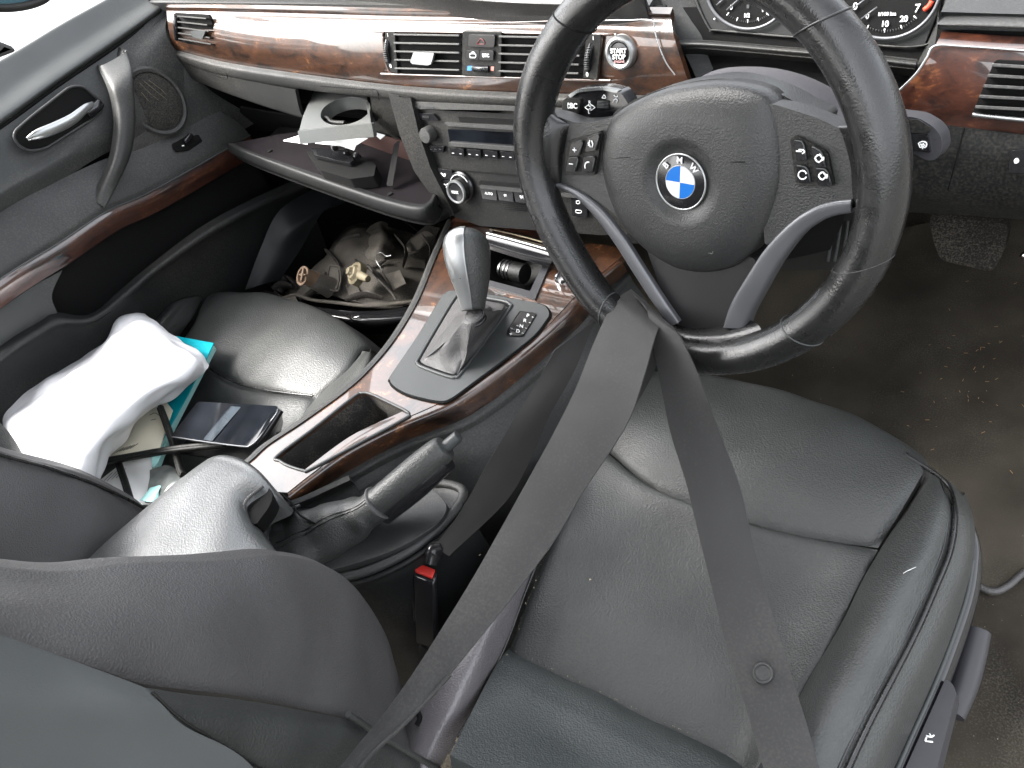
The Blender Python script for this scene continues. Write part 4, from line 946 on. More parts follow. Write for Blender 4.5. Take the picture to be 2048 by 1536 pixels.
def wheelpanel(pts_, w0_, w1_, par, top, bot):
    pn_ = plate('thumb_wheel_panel', rnd(Dl(pts_, .0125), .001), -DN*.006, plastic, par, bevel=.0008)
    a_, b_ = D(*w0_, .0105), D(*w1_, .0105); n_ = 11
    tw = tube('thumb_wheel', [a_, a_.lerp(b_, .25)+DN*.003, a_.lerp(b_, .5)+DN*.0042, a_.lerp(b_, .75)+DN*.003, b_], .0036, gloss, par, n=30, ns=12)
    strokes('thumb_wheel_ribs', [[a_.lerp(b_, k/n_)+DN*(.0042+.004*math.sin(math.pi*k/n_))-V(.0030,0,0), a_.lerp(b_, k/n_)+DN*(.0042+.004*math.sin(math.pi*k/n_))+V(.0030,0,0)] for k in range(1, n_)], .0007, greyp, tw)
    text('vent_mark', 'I', .006, D(*top, .0128), DN, V(1,0,0), white, pn_); text('vent_mark', '0', .007, D(*bot, .0128), DN, V(1,0,0), white, pn_)
wheelpanel([(770,63),(789,64),(795,146),(781,144),(773,124)], (776,80), (780,124), v1, (776,70), (782,132))
wheelpanel([(1172,68),(1202,69),(1200,100),(1194,158),(1166,156)], (1184,88), (1178,140), v2, (1187,76), (1175,149))
tb = plate('vent_tab', rnd(Dl([(827,104),(868,106),(862,128),(856,131),(824,128),(820,124)], .020), .002), -DN*.004, satin, v1, bevel=.001)
# switch block between vents
sbk = quad('hazard_switch_panel', [(925,63),(1003,65),(1001,153),(924,151)], .0135, .008, plastic)
hz = quad('hazard_button', [(937,69),(990,70),(988,95),(936,93)], .0165, .005, gloss, sbk, .003)
strokes('hazard_triangle', [[D(954,88,.0170), D(962,77,.0170), D(970,88,.0170), D(954,88,.0170)]], .0006, hazr, hz)
b1 = quad('lock_button', [(933,101),(959,101),(957,120),(932,119)], .0165, .005, gloss, sbk, .002); b2 = quad('traction_button', [(960,101),(987,102),(986,121),(958,120)], .0165, .005, gloss, sbk, .002)
strokes('lock_symbol', [Dl([(940,115),(940,108),(951,108),(951,115),(940,115)], .0170), Dl([(942,108),(945,104),(950,106)], .0170)], .0006, white, b1)
text('button_lettering', 'DTC', .0052, D(972,111,.0168), DN, V(1,0,0), white, b2, bold=.0002)
a_, b_ = D(948,136,.0135), D(978,138,.0135)
tw = tube('temperature_wheel', [a_, a_.lerp(b_,.5)+DN*.003, b_], .0042, gloss, sbk, n=20, ns=14)
strokes('thumb_wheel_ribs', [[a_.lerp(b_, k/9)+DN*(.0042+.003*math.sin(math.pi*k/9))-V(0,0,.0028), a_.lerp(b_, k/9)+DN*(.0042+.003*math.sin(math.pi*k/9))+V(0,0,.0028)] for k in range(1, 9)], .0006, greyp, tw)
quad('cold_mark', [(935,132),(943,132),(943,141),(934,141)], .0139, .002, vcold, sbk, .0005, 0); quad('hot_mark', [(982,133),(988,133),(987,142),(981,142)], .0139, .002, vhot, sbk, .0005, 0)
# left vent
vf3 = rnd(Dl([(347,26),(418,30),(424,45),(432,98),(380,88),(352,80)], .008), .004)
plate('vent_back', vf3, -DN*.004, matte, v3, bevel=.0005)
slats(v3, (361,28), (418,32), (364,84), (430,96), 5, plastic)
tube('thumb_wheel', Dl([(353,34,.010),(352,55,.013),(354,78,.010)]), .0042, gloss, v3, n=20, ns=12)
plate('vent_tab', rnd(Dl([(380,62),(411,62),(404,79),(385,74)], .018), .002), -DN*.004, greyp, v3, bevel=.001)
# start/stop button
sp_ = D(1242,105,.010)
stb = lathe('start_button_ring', sp_, DN, V(1,0,0), [(.0182,-.004),(.0182,.002),(.0168,.0045),(.0145,.0050),(.0122,.0034),(.0120,-.001)], satin, da, n=64)
sbt = lathe('start_button', sp_, DN, V(1,0,0), [(.0118,-.001),(.0118,.0020),(.0105,.0034),(.006,.0038),(.0003,.0039)], gloss, da, n=48)
text('start_lettering', 'START', .0068, sp_+DN*.0046+DU*.0027, DN, V(1,0,0), white, sbt, bold=.0002); text('start_lettering', 'STOP', .0068, sp_+DN*.0046-DU*.0035, DN, V(1,0,0), white, sbt, bold=.0002)
text('start_lettering', 'ENGINE', .0038, sp_+DN*.0042-DU*.0085, DN, V(1,0,0), mat('rose_print', (.5,.3,.3), .5), sbt)
# radio and climate stack on its own, further back plane
SP = V(-.11, .147, .64); SN = V(0, -.955, .297).normalized()
def K_(px, py, h=0): return PL(px, py, SP+SN*h, SN)
def Kl(l, h=0): return [K_(p[0], p[1], p[2] if len(p) > 2 else h) for p in l]
def kq(name, pts_, h, th_, mt_, par, r_=.0012, bv=.0006): return plate(name, rnd(Kl(pts_, h), r_), -SN*th_, mt_, par, bevel=bv)
plate('stack_side_trim', rnd(Kl([(776,186),(821,196),(838,268),(862,338),(908,428),(898,434),(872,405),(828,342),(800,272)], .008), .003), -SN*.03, plastic, da, bevel=.004)
plate('stack_side_trim', rnd(Kl([(1268,215),(1300,216),(1330,330),(1285,478),(1272,475),(1262,330)], .004), .003), -SN*.03, plastic, da, bevel=.004)
rad_ = kq('radio', [(820,202),(1270,222),(1270,372),(880,338),(866,320)], -.004, .02, plastic, da)
kq('radio_top_lip', [(822,203),(1268,223),(1268,240),(828,218)], .002, .008, soft, rad_)
for nm_, l_ in (('radio_lettering', ['BMW', 835, 213]), ('radio_lettering', ['PROFESSIONAL', 856, 215.5])): text(nm_, l_[0], .0036, K_(l_[1], l_[2], .0025), SN, V(1,0,0), greyp, rad_, bold=.0001)
md_ = kq('mode_button', [(832,226),(866,228),(878,242),(838,240)], .0005, .004, gloss, rad_); text('button_lettering', 'MODE', .0042, K_(852,234,.0010), SN, V(1,0,0), greyp, md_)
kq('disc_slot', [(916,234),(1268,250),(1268,262),(920,244)], -.0030, .002, matte, rad_)
kq('slot_shelf', [(888,245),(1268,263),(1268,276),(896,252)], .001, .004, soft, rad_)
kq('radio_display', [(895,258),(1268,278),(1268,312),(900,286)], -.0025, .002, screen, rad_)
kq('display_shelf', [(896,285),(1268,312),(1268,322),(900,292)], .002, .006, soft, rad_)
lathe('volume_knob', K_(859,268,0), SN, V(1,0,0), [(.0112,-.003),(.0108,.008),(.0095,.0105),(.0004,.0110)], soft, rad_, n=40)
for k in range(6):
    x0_ = 899+k*33.5; y0_ = 296+k*2.3
    rb_ = kq('preset_button', [(x0_,y0_),(x0_+28,y0_+2),(x0_+29,y0_+18),(x0_+3,y0_+15)], .0015, .005, gloss, rad_, .001, .001)
    strokes('preset_mark', [[K_(x0_+5,y0_+10,.0018), K_(x0_+9,y0_+10.5,.0018)], [K_(x0_+20,y0_+11.5,.0018), K_(x0_+24,y0_+12,.0018)]], .00035, white, rb_)
sml = kq('small_buttons', [(853,291),(888,293),(886,305),(860,303)], .0005, .004, gloss, rad_)
strokes('small_button_marks', [[K_(x_,298,.0010), K_(x_+4,299.5,.0010)] for x_ in (860,869,878)], .0005, greyp, sml)
cl = kq('climate_panel', [(868,335),(1270,372),(1272,470),(1200,470),(960,452),(905,432),(895,415)], -.003, .02, plastic, da)
kq('climate_seam', [(885,337),(1268,372),(1268,375),(886,339)], -.0012, .002, matte, cl)
kc = K_(925,378,.0)
lathe('dial_bezel', kc+V(0,0,.004), SN, V(1,0,0), [(.0215,-.004),(.0215,.001),(.0195,.003),(.0003,.003)], gloss, cl, n=48)
tube('dial_arc', [kc+V(0,0,.004)+SN*.0032+(V(1,0,0)*math.cos(a_)+SN.cross(V(1,0,0))*math.sin(a_))*.0178 for a_ in [R(30+k*14) for k in range(11)]], .0005, white, cl, n=40, ns=6)
lathe('climate_dial', kc+V(-.001,0,0), SN, V(1,0,0), [(.0165,0),(.0160,.010),(.0155,.013)], plastic, cl, n=56)
lathe('dial_rim', kc+V(-.001,0,0)+SN*.012, SN, V(1,0,0), [(.0166,-.001),(.0168,.001),(.0158,.0028),(.0140,.0028),(.0132,.0016),(.0132,0)], satin, cl, n=56)
lathe('dial_cap', kc+V(-.001,0,0)+SN*.0122, SN, V(1,0,0), [(.0131,0),(.0128,.0016),(.0003,.0018)], gloss, cl, n=48)
text('dial_lettering', 'MAX', .0055, kc+V(-.001,0,0)+SN*.0142, SN, V(1,0,0), white, cl, bold=.0001)
tube('dial_led', [kc+SN*.0140+V(0,.0015,-.0055), kc+SN*.0146+V(0,.0015,-.0055)], .0013, greyp, cl, n=3, ns=14)
for pts_ in ([(872,337),(903,341),(906,358),(882,358)], [(882,361),(900,361),(900,378),(890,378)], [(890,381),(904,381),(915,396),(899,396)]):
    bb = kq('airflow_button', pts_, .0008, .004, gloss, cl)
strokes('airflow_symbols', [Kl([(882,346),(886,349),(890,347)], .0014), Kl([(885,350),(890,353),(891,348)], .0014), Kl([(888,368),(892,370),(896,367)], .0014), Kl([(892,374),(897,373)], .0014), Kl([(898,387),(903,390),(906,393)], .0014)], .0006, white, cl)
kq('climate_slot', [(958,362),(1040,369),(1268,392),(1268,398),(960,374)], .0005, .004, matte, cl)
kq('climate_shelf', [(958,371),(1040,378),(1268,402),(1268,408),(961,377)], .004, .005, soft, cl)
for k, (g_) in enumerate(['AUTO', 'f', 'F', 'o']):
    x0_ = 961+k*33; y0_ = 377+k*3.3
    cb_ = kq('climate_button', [(x0_,y0_),(x0_+31,y0_+3),(x0_+33,y0_+24),(x0_+4,y0_+20)], .0015, .004, gloss, cl)
    if g_ == 'AUTO': text('button_lettering', 'AUTO', .0050, K_(x0_+17,y0_+10,.0019), SN, V(1,0,0), white, cb_)
    else:
        c_ = K_(x0_+17,y0_+11,.0021); q_ = [.0018, .0026, .002]['fFo'.index(g_)]
        strokes('fan_symbol', [[c_-V(q_,0,q_), c_+V(q_,0,q_)], [c_-V(q_,0,-q_), c_+V(q_,0,-q_)], [c_-V(q_*1.2,0,0), c_+V(q_*1.2,0,0)]], .0006, white, cb_)
strokes('grille_lines', [[K_(1002+k*1.5, 401+k*4, .0002), K_(1050+k, 406+k*4, .0002)] for k in range(5)], .0005, matte, cl)
ssw = kq('heater_switches', [(1142,392),(1174,396),(1174,436),(1144,432)], .001, .004, gloss, cl)
strokes('heater_symbols', [Kl([(1153,402),(1159,402),(1159,407),(1153,407),(1153,402)], .0015), Kl([(1152,420),(1162,421),(1162,426),(1152,425),(1152,420)], .0015)], .0005, white, ssw)
# instrument binnacle
IP = V(.41, .215, .78); IN = V(-.0, -.93, .36).normalized()
def I_(px, py, h=0): return PL(px, py, IP+IN*h, IN)
def Il(l, h=0): return [I_(p[0], p[1], p[2] if len(p) > 2 else h) for p in l]
cluster = plate('instrument_cluster', rnd(Il([(1372,-60),(1386,0),(1417,60),(1440,64),(1847,94),(1880,15),(1885,-70)], -.01), .004), -IN*.01, mat('cluster_black', (.012, .013, .013), .5, .4), da, bevel=.001)
tube('lens_edge', Il([(1376,-60),(1392,0),(1419,57),(1440,61),(1640,78),(1846,91),(1878,18),(1883,-60)], -.0085), .0010, soft, cluster, n=160, ns=6)
gly = []
def dial(cx, cy, r_, name):
    g = [I_(cx+r_*math.cos(a_), cy+r_*math.sin(a_)*1.0, -.006) for a_ in [2*math.pi*k/40 for k in range(40)]]
    plate('dial_face', [I_(cx+r_*.97*math.cos(a_), cy+r_*.97*math.sin(a_), -.0085) for a_ in [2*math.pi*k/60 for k in range(60)]], -IN*.001, matte, cluster, bevel=0)
    tube('dial_ring', g, .0016, trim_silver, cluster, n=140, closed=True, ns=8)
dial(1496, -26, 84, ''); dial(1770, -36, 113, '')
def ticks(cx, cy, ra, rb, a0_, a1_, n_, maj, h=-.0078):
    ls = []; l2 = []
    for k in range(n_+1):
        a_ = R(a0_+(a1_-a0_)*k/n_); s = [I_(cx+ra*math.cos(a_), cy+ra*math.sin(a_), h), I_(cx+rb*math.cos(a_), cy+rb*math.sin(a_), h)]
        if k % maj == 0: s[0] = I_(cx+(ra-3)*math.cos(a_), cy+(ra-3)*math.sin(a_), h); l2.append(s)
        else: ls.append(s)
    strokes('dial_ticks', ls, .00028, greyp, cluster); strokes('dial_ticks', l2, .00055, white, cluster)
ticks(1496, -20, 62, 66, 130, 51, 20, 5); ticks(1770, -22, 82, 87, 138, 43, 24, 6)
for s, x_, y_, z_ in [('0',1463,15,.0060),('1/2',1494,31,.0052),('1',1526,19,.0065),('0',1711,13,.0085),('0',1735,33,.0060),('10',1770,48,.0070),('20',1808,38,.0070),('7',1835,17,.0095),('1/100 km',1774,28,.0042)]:
    text('dial_numeral', s, z_, I_(x_, y_, -.0075), IN, V(1,0,0), white, cluster, bold=.0001)
box('fuel_symbol', I_(1496,13,-.0078), V(.0013,0,0), IN.cross(V(1,0,0))*.0016, IN*.0003, greyp, cluster, bevel=0)
for l_ in ([I_(1433,10,-.006), I_(1446,-1,-.006)], [I_(1453,20,-.006), I_(1480,-4,-.006)], [I_(1697,25,-.005), I_(1735,-6,-.005)], [I_(1722,38,-.005), I_(1754,14,-.005)]): strokes('needle', [l_], .0007, trim_silver, cluster)
strokes('warning_dot', [[I_(1428,37,-.008), I_(1430,39,-.008)]], .0009, white, cluster)
strokes('red_band', [[I_(1848,20,-.0072), I_(1858,12,-.0072), I_(1864,2,-.0072)]], .0022, orange, cluster)
# binnacle surround
patch('binnacle_ledge', [Il([(1350,80),(1410,80),(1560,92),(1700,104),(1835,118)], -.004), Il([(1345,88),(1410,88),(1560,100),(1700,113),(1832,128)], .010), Il([(1352,104),(1412,100),(1560,112),(1700,124),(1830,142)], .002), Il([(1365,125),(1420,116),(1560,124),(1700,138),(1828,160)], -.02)], soft, da, 70, 24, .006)
patch('binnacle_side', [Il([(1316,-40),(1322,0),(1340,48),(1356,84),(1378,124),(1396,165)], -.004), Il([(1345,-40),(1352,0),(1370,40),(1392,76),(1404,110),(1416,150)], -.009), Il([(1380,-40),(1388,0),(1402,36),(1420,62),(1430,90),(1440,120)], -.016)], soft, da, 60, 20, .004)
patch('binnacle_side', [Il([(1880,-40),(1882,10),(1868,50),(1850,92),(1832,130),(1800,185)], -.014), Il([(1900,-40),(1902,15),(1885,58),(1864,100),(1844,140),(1812,190)], .006)], soft, da, 60, 16, .004)
patch('binnacle_cavity', [Il([(1380,130),(1560,128),(1820,160)], -.02), Il([(1390,150),(1560,148),(1810,185)], -.06), Il([(1390,230),(1560,240),(1790,260)], -.06)], matte, da, 20, 14, .004)
# right-hand wood and vent
RP = V(.575, .132, .705); RN = V(.02, -.955, .297).normalized()
def Q_(px, py, h=0): return PL(px, py, RP+RN*h, RN)
def Ql(l, h=0): return [Q_(p[0], p[1], p[2] if len(p) > 2 else h) for p in l]
patch('right_wood_trim', [Ql([(1884,62),(1930,66),(1990,70),(2060,74),(2160,80)], -.008), Ql([(1872,88),(1925,92),(1990,97),(2060,100),(2160,108)], .004), Ql([(1838,140),(1900,150),(1980,160),(2060,165),(2160,175)], .007), Ql([(1795,190),(1870,205),(1970,215),(2060,222),(2160,235)], .006), Ql([(1760,236),(1870,254),(1970,262),(2060,272),(2160,286)], .001)], wood_d, da, 80, 40, .01)
tube('chrome_line', Ql([(1795,184,.010),(1830,150,.011),(1852,118,.010),(1870,92,.008),(1930,93,.007),(2060,102,.007),(2160,110,.007)]), .0010, satin, da, n=80, ns=8)
patch('right_dash_top', [Ql([(1880,50),(1960,56),(2060,60),(2160,66)], -.008), Ql([(1884,20),(1960,20),(2060,22),(2160,24)], -.012), [p+V(0,.15,.03) for p in Ql([(1886,0),(1960,0),(2060,0),(2160,0)], -.012)]], soft, da, 30, 30, .01)
patch('right_dash_slit', [Ql([(1876,48),(1960,54),(2060,58),(2160,64)], -.016), Ql([(1870,90),(1960,90),(2060,90),(2160,95)], -.016)], matte, da, 10, 8, .004)
vf4 = rnd(Ql([(1990,120),(2160,128),(2160,245),(1944,228)], .0085), .003)
plate('vent_back', vf4, -RN*.003, matte, v4, bevel=.0005)
for k in range(5):
    t = (k+.4)/5; p = lerp2((1990,122), (1948,226), t); q_ = (2150, p[1]+10)
    P0, P1 = Q_(*p, .010), Q_(*q_, .010); box('slat', (P0+P1)/2, (P1-P0)/2, V(0, -.006, .0036), V(0, .0007, .0011), soft, v4, bevel=.0005)
tube('vent_chrome', Ql([(1945,229,.012),(1990,234,.012),(2060,241,.012),(2160,250,.012)]), .0018, satin, v4, n=20, ns=8)
# knee panel right of the column and light switch
patch('knee_panel', [Ql([(1740,238),(1830,246),(1928,256),(2048,270),(2160,282)], .004), Ql([(1740,300),(1830,310),(1928,318),(2048,330),(2160,345)], .003), Ql([(1740,380),(1830,385),(1928,388),(2048,398),(2160,410)], -.01), Ql([(1740,420),(1830,425),(1928,430),(2048,440),(2160,450)], -.04)], plastic, da, 60, 30, .01)
tube('panel_seam', Ql([(1928,256,.0045),(1912,320,.0035),(1896,380,-.008)]), .0008, matte, da, n=20, ns=6)
lsw = plate('light_switch_panel', rnd(Ql([(2022,300),(2110,300),(2110,350),(2016,345)], .008), .003), -RN*.01, gloss, da, bevel=.001)
strokes('light_symbol', [Ql([(2030,320),(2034,318),(2036,323),(2031,326),(2030,320)], .0086)], .0009, white, lsw)
patch('knee_under', [Ql([(1250,470),(1400,470),(1600,430),(1740,420)], -.03), [p+V(0,.12,-.06) for p in Ql([(1250,470),(1400,470),(1600,430),(1740,420)], -.03)]], matte, da, 20, 10, .01)
# ribbed under-dash vents seen through the wheel
for x_ in (1662, 1676, 1690, 1704): tube('knee_rib', Yr([(x_+8,400,.14),(x_+4,460,.14),(x_-6,522,.14)]), .0016, greyp, da, n=12, ns=8)
patch('knee_back', [Yr([(1380,300,.17),(1560,300,.17),(1750,300,.17)]), Yr([(1380,440,.16),(1560,440,.16),(1750,440,.16)]), Yr([(1400,540,.16),(1560,540,.16),(1740,540,.16)])], mat('under_dash_black', (.011,.011,.010), .8, .2), da, 20, 16, .01)
# cup holder pulled out of the dash
ch = thing('cup_holder', 'silver pull-out cup holder sticking out from the dashboard above the open glove box', 'cup holder')
CHt = [(628,178,.672),(664,181,.674),(705,187,.672),(733,192,.670),(741,222,.652),(746,262,.632),(744,270,.630),(600,268,.622),(594,264,.622),(603,235,.640)]
cho = rnd([Z(x, y, .650) for x, y in [(630,177),(733,190),(738,215),(742,248),(598,262),(606,232)]], .004)
hol = [Z(648+50+49*math.cos(a_)*1.02-7, 222+27*math.sin(a_)-8*math.cos(a_), .650) for a_ in [2*math.pi*k/36 for k in range(36)]]
plate('top_frame', cho, V(0, 0, -.007), silverp, ch, holes=[hol], bevel=.0015)
plate('front_lip', rnd([Z(595,262,.652), Z(743,247,.652), Z(748,274,.634), Z(600,288,.634)], .002), V(0, .006, -.002), silverp, ch, bevel=.0015)
hc = sum(hol, V(0,0,0))/36
bm = bmesh.new(); rings = [[bm.verts.new(hc+(p-hc)*s+V(0,0,dz)) for p in hol] for s, dz in [(1.0,-.005),(.97,-.02)]]
for A_, B_ in zip(rings, rings[1:]):
    for k in range(36): bm.faces.new((A_[k], A_[(k+1) % 36], B_[(k+1) % 36], B_[k]))
frombm(bm, 'cup_ring', silverp, ch, recalc=False)
tube('cup_spring', Zr([(625,245,.640),(640,238,.640),(655,236,.642),(664,244,.640),(690,246,.640)]), .0035, plastic, ch, n=20, ns=8)
plate('side_rail', rnd([Z(733,190,.648), Z(742,245,.648), Z(750,262,.636), Z(748,215,.636)], .001), V(-.004,0,0), silverp, ch, bevel=.0008)
# opened glove box lid
gb = thing('glove_box_lid', 'open felt-lined glove box lid hanging down above the passenger footwell', 'glove box')
def GZ(px, py): return .588-.038*(px-462)/400
def Gp(l, dz=0): return [Z(x, y, GZ(x, y)+dz) for x, y in l]
top_ = [(462,289),(480,284),(560,268),(640,258),(760,262),(850,330),(872,385),(872,400),(860,410),(845,414),(780,402),(700,376),(600,342),(500,307)]
plate('felt_tray', rnd(Gp(top_), .004), V(0, .004, -.010), felt, gb, bevel=.002)
lip_ = Gp([(458,290),(500,310),(600,347),(700,382),(780,408),(842,421),(866,412),(876,395)])
patch('lid_edge', [Gp([(466,286),(503,303),(602,337),(702,370),(781,396),(840,408),(858,401),(866,388)], .005), [p+V(0,-.002,.004) for p in lip_], [p+V(0,-.006,-.010) for p in lip_], [p+V(0,0,-.022) for p in lip_]], plastic, gb, 110, 20, .004)
patch('lid_underside', [[p+V(0,0,-.021) for p in lip_], [p+V(0,.05,-.035) for p in lip_], [p+V(0,.12,-.03) for p in lip_]], matte, gb, 60, 12, .004)
for x_, y_ in ((540,303),(780,389),(752,363)): lathe('rubber_stop', Gp([(x_, y_)])[0], V(0,0,1), V(1,0,0), [(.0045,0),(.004,.002),(.0005,.0024)], matte, gb, n=20)
latch_ = plate('latch_block', rnd(Gp([(612,302),(700,296),(752,330),(748,352),(700,358),(640,340)], .020), .003), V(0, .0, -.02), matte, gb, bevel=.003)
plate('latch_plate', rnd(Gp([(620,296),(690,300),(708,318),(700,326),(628,310)], .028), .002), V(0,0,-.006), gloss, latch_, bevel=.002)
for x_, y_ in ((669,296),(694,306),(714,312)): lathe('latch_pin', Gp([(x_, y_)], .030)[0], V(0,-.3,1), V(1,0,0), [(.005,-.004),(.005,.004),(.003,.006),(.0004,.006)], gloss, latch_, n=20)
plate('side_arm', rnd([Z(790,290,.60), Z(800,282,.61), Z(785,372,.565), Z(775,372,.565)], .001), V(-.004, .002, 0), matte, gb, bevel=.001)
patch('glove_box_cavity', [Yr([(480,215,.21),(620,240,.21),(760,262,.20),(860,330,.18)]), Yr([(480,262,.24),(620,266,.24),(760,290,.24),(870,372,.22)])], matte, gb, 20, 10, .004)
patch('glove_box_interior', [Yr([(700,275,.20),(760,272,.19),(828,292,.18)]), Yr([(700,318,.19),(765,320,.18),(830,330,.17)])], mat('glove_box_dark_red', (.03,.014,.012), .8, .2), gb, 20, 10, .004)
pp = plate('folded_paper', [Z(566,281,.606), Z(600,270,.618), Z(615,288,.612)], V(0,0,-.001), paper, None, bevel=0)
tag(pp, 'corner of white paper sticking out left under the silver cup holder', 'paper')
pp = plate('folded_paper', [Z(630,286,.612), Z(690,277,.622), Z(735,276,.622), Z(712,290,.616), Z(708,300,.612), Z(680,291,.612)], V(0,0,-.001), paper, None, bevel=0)
tag(pp, 'crumpled white paper between the cup holder and the glove box latch', 'paper')
pp = plate('folded_paper', [Z(742,262,.625), Z(770,270,.620), Z(760,278,.616)], V(0,0,-.001), paper, None, bevel=0)
tag(pp, 'small scrap of pale paper right of the cup holder', 'paper')

# ================================================================== PASSENGER DOOR
dr = thing('passenger_door', 'black passenger door trim with chrome handle, curved grab handle and burl wood strip', 'car door')
u0 = Xr([(-120,180,-.735),(0,120,-.735),(105,58,-.735),(205,2,-.735),(330,-70,-.735)])
u1 = Xr([(-120,250,-.715),(0,185,-.715),(110,112,-.715),(215,45,-.715),(345,-35,-.715)])
u2 = Xr([(-120,310,-.69),(0,236,-.69),(115,155,-.69),(225,80,-.69),(332,6,-.69),(400,-45,-.69)])[:5]
u3 = Xr([(-120,328,-.70),(0,254,-.70),(116,170,-.70),(228,94,-.70),(336,18,-.70)])
patch('window_sill', [[p+V(-.03,0,-.05) for p in u0], u0, u1, u2, u3], sillm, dr, 90, 50, .01, wob=.001, wobs=10)
tube('sill_crease', [p+V(.002,0,0) for p in u3], .0030, matte, dr, n=60)
p0 = [p+V(.002,0,0) for p in u3]; p0[-1] = X(340,12,-.695)
p1 = Xr([(-120,450,-.68),(0,360,-.68),(110,285,-.68),(225,180,-.675),(335,75,-.67)])
p2 = Xr([(-120,490,-.668),(0,390,-.668),(110,330,-.668),(225,262,-.668),(400,160,-.665)])
p3 = Xr([(-120,530,-.68),(0,425,-.68),(110,370,-.68),(225,300,-.675),(450,205,-.67)])
patch('door_panel', [p0, p1, p2, p3], doorsoft, dr, 90, 60, .012, wob=.0015, wobs=9)
patch('door_front_panel', [Xr([(335,5,-.690),(350,60,-.68),(370,120,-.665),(420,180,-.66),(520,240,-.66)]), Xr([(300,60,-.688),(320,130,-.676),(350,190,-.668),(400,225,-.665),(480,262,-.66)]), Xr([(225,180,-.686),(235,240,-.682),(255,300,-.674),(330,300,-.672),(440,270,-.668)])], doorsoft, dr, 60, 50, .008)
# arm rest ledge
a1_ = Xr([(-120,620,-.645),(0,535,-.645),(100,475,-.645),(200,410,-.645),(280,375,-.645),(400,310,-.645),(490,258,-.645)])
a0_ = Xr([(-120,520,-.678),(0,425,-.678),(100,370,-.678),(200,322,-.676),(290,290,-.674),(380,250,-.668),(440,222,-.66)])
am_ = [a.lerp(b, .6)+V(0,0,.006) for a, b in zip(a0_, a1_)]
patch('arm_ledge', [a0_, am_, a1_, [p+V(.002,0,-.012) for p in a1_]], soft, dr, 110, 30, .008)
wt_ = [p+V(.0015,0,-.013) for p in a1_]
wb_ = [p+V(-.006,0,-.052) for p in a1_]; wm_ = [a.lerp(b,.4)+V(.006,0,0) for a, b in zip(wt_, wb_)]
tube('wood_edge_line', [p+V(.004,0,-.013) for p in a1_], .0015, greyp, dr, n=80, ns=8)
patch('wood_strip', [wt_, wm_, wb_], wood_d, dr, 100, 24, .008)
patch('recess_panel', [[p+V(0,0,.002) for p in wb_], [p+V(-.03,0,-.03) for p in wb_], [p+V(-.03,0,-.16) for p in wb_]], matte, dr, 60, 20, .006)
# lower pocket lip and lower panel
k0 = Xr([(-120,800,-.655),(0,690,-.655),(80,640,-.655),(110,625,-.655),(180,628,-.65),(240,580,-.645),(300,530,-.64),(400,455,-.635),(500,400,-.63),(600,355,-.62)])
k1 = Xr([(-120,830,-.63),(0,720,-.63),(80,665,-.63),(120,645,-.63),(185,640,-.625),(250,595,-.62),(315,540,-.615),(415,470,-.61),(520,412,-.605),(620,368,-.60)])
k2 = [p+V(-.035,0,-.05) for p in k1]; k3 = [p+V(-.10,.0,-.28) for p in k1]
patch('lower_panel', [k0, k1, k2, k3], mat('lower_door_plastic', (.010, .011, .0112), .55, .3, bump=('noi', 1000, .3), dust=.2), dr, 110, 40, .01)
kk0 = Xr([(-120,690,-.665),(0,605,-.665),(60,575,-.665),(95,575,-.665),(108,592,-.66),(113,606,-.66)])
patch('lower_panel', [Xr([(-120,700,-.66),(0,612,-.66),(70,570,-.66),(125,540,-.66)]), Xr([(-120,740,-.655),(0,650,-.655),(60,610,-.655),(104,590,-.655)]), Xr([(-120,800,-.652),(0,695,-.652),(80,645,-.652),(115,628,-.652)])], doorsoft, dr, 30, 20, .008)
bmx = bmesh.new(); box('', V(-.755,-.35,.27), V(.012,0,0), V(0,1.3,0), V(0,0,.48), matte, bm=bmx)
frombm(bmx, 'door_shell', matte, dr, smooth=False)
# chrome release handle in its dark bowl
bowl = rnd(Xr([(27,275,-.671),(30,262,-.671),(60,235,-.671),(140,173,-.671),(165,172,-.671),(203,205,-.671),(203,222,-.671),(190,235,-.671),(90,298,-.671),(58,302,-.671),(38,292,-.671)]), .02, 6)
bw = plate('handle_bowl', bowl, V(-.003, 0, 0), matte, dr, bevel=.001)
tube('bowl_rim', [p+V(.0005,0,0) for p in bowl], .0022, soft, dr, n=160, closed=True, ns=8)
hp = Xr([(55,278,-.655),(78,268,-.648),(110,256,-.645),(145,238,-.645),(172,216,-.650),(186,208,-.658)])
tube('release_handle', hp, [.003, .0075, .0085, .0078, .006, .004], satin, bw, n=60, ns=24, flat=(1.0, .55), up=V(0,0,1))
tube('handle_root', Xr([(172,226,-.662),(192,215,-.660),(198,208,-.664)]), .008, gloss, bw, n=10, ns=14)
# grab handle
go = Xr([(205,130,-.674),(225,171,-.630),(236,212,-.622),(239,256,-.620),(232,308,-.622),(215,355,-.628),(190,403,-.650)])
gi_ = Xr([(253,101,-.674),(265,145,-.630),(270,205,-.622),(270,256,-.620),(262,308,-.622),(240,359,-.628),(210,417,-.640)])
patch('grab_handle', [[p+V(-.02,0,0) for p in go], go, [a.lerp(b,.5)+V(.006,0,0) for a, b in zip(go, gi_)], gi_, [p+V(-.035,.006,0) for p in gi_]], soft, dr, 24*3, 30, .006)
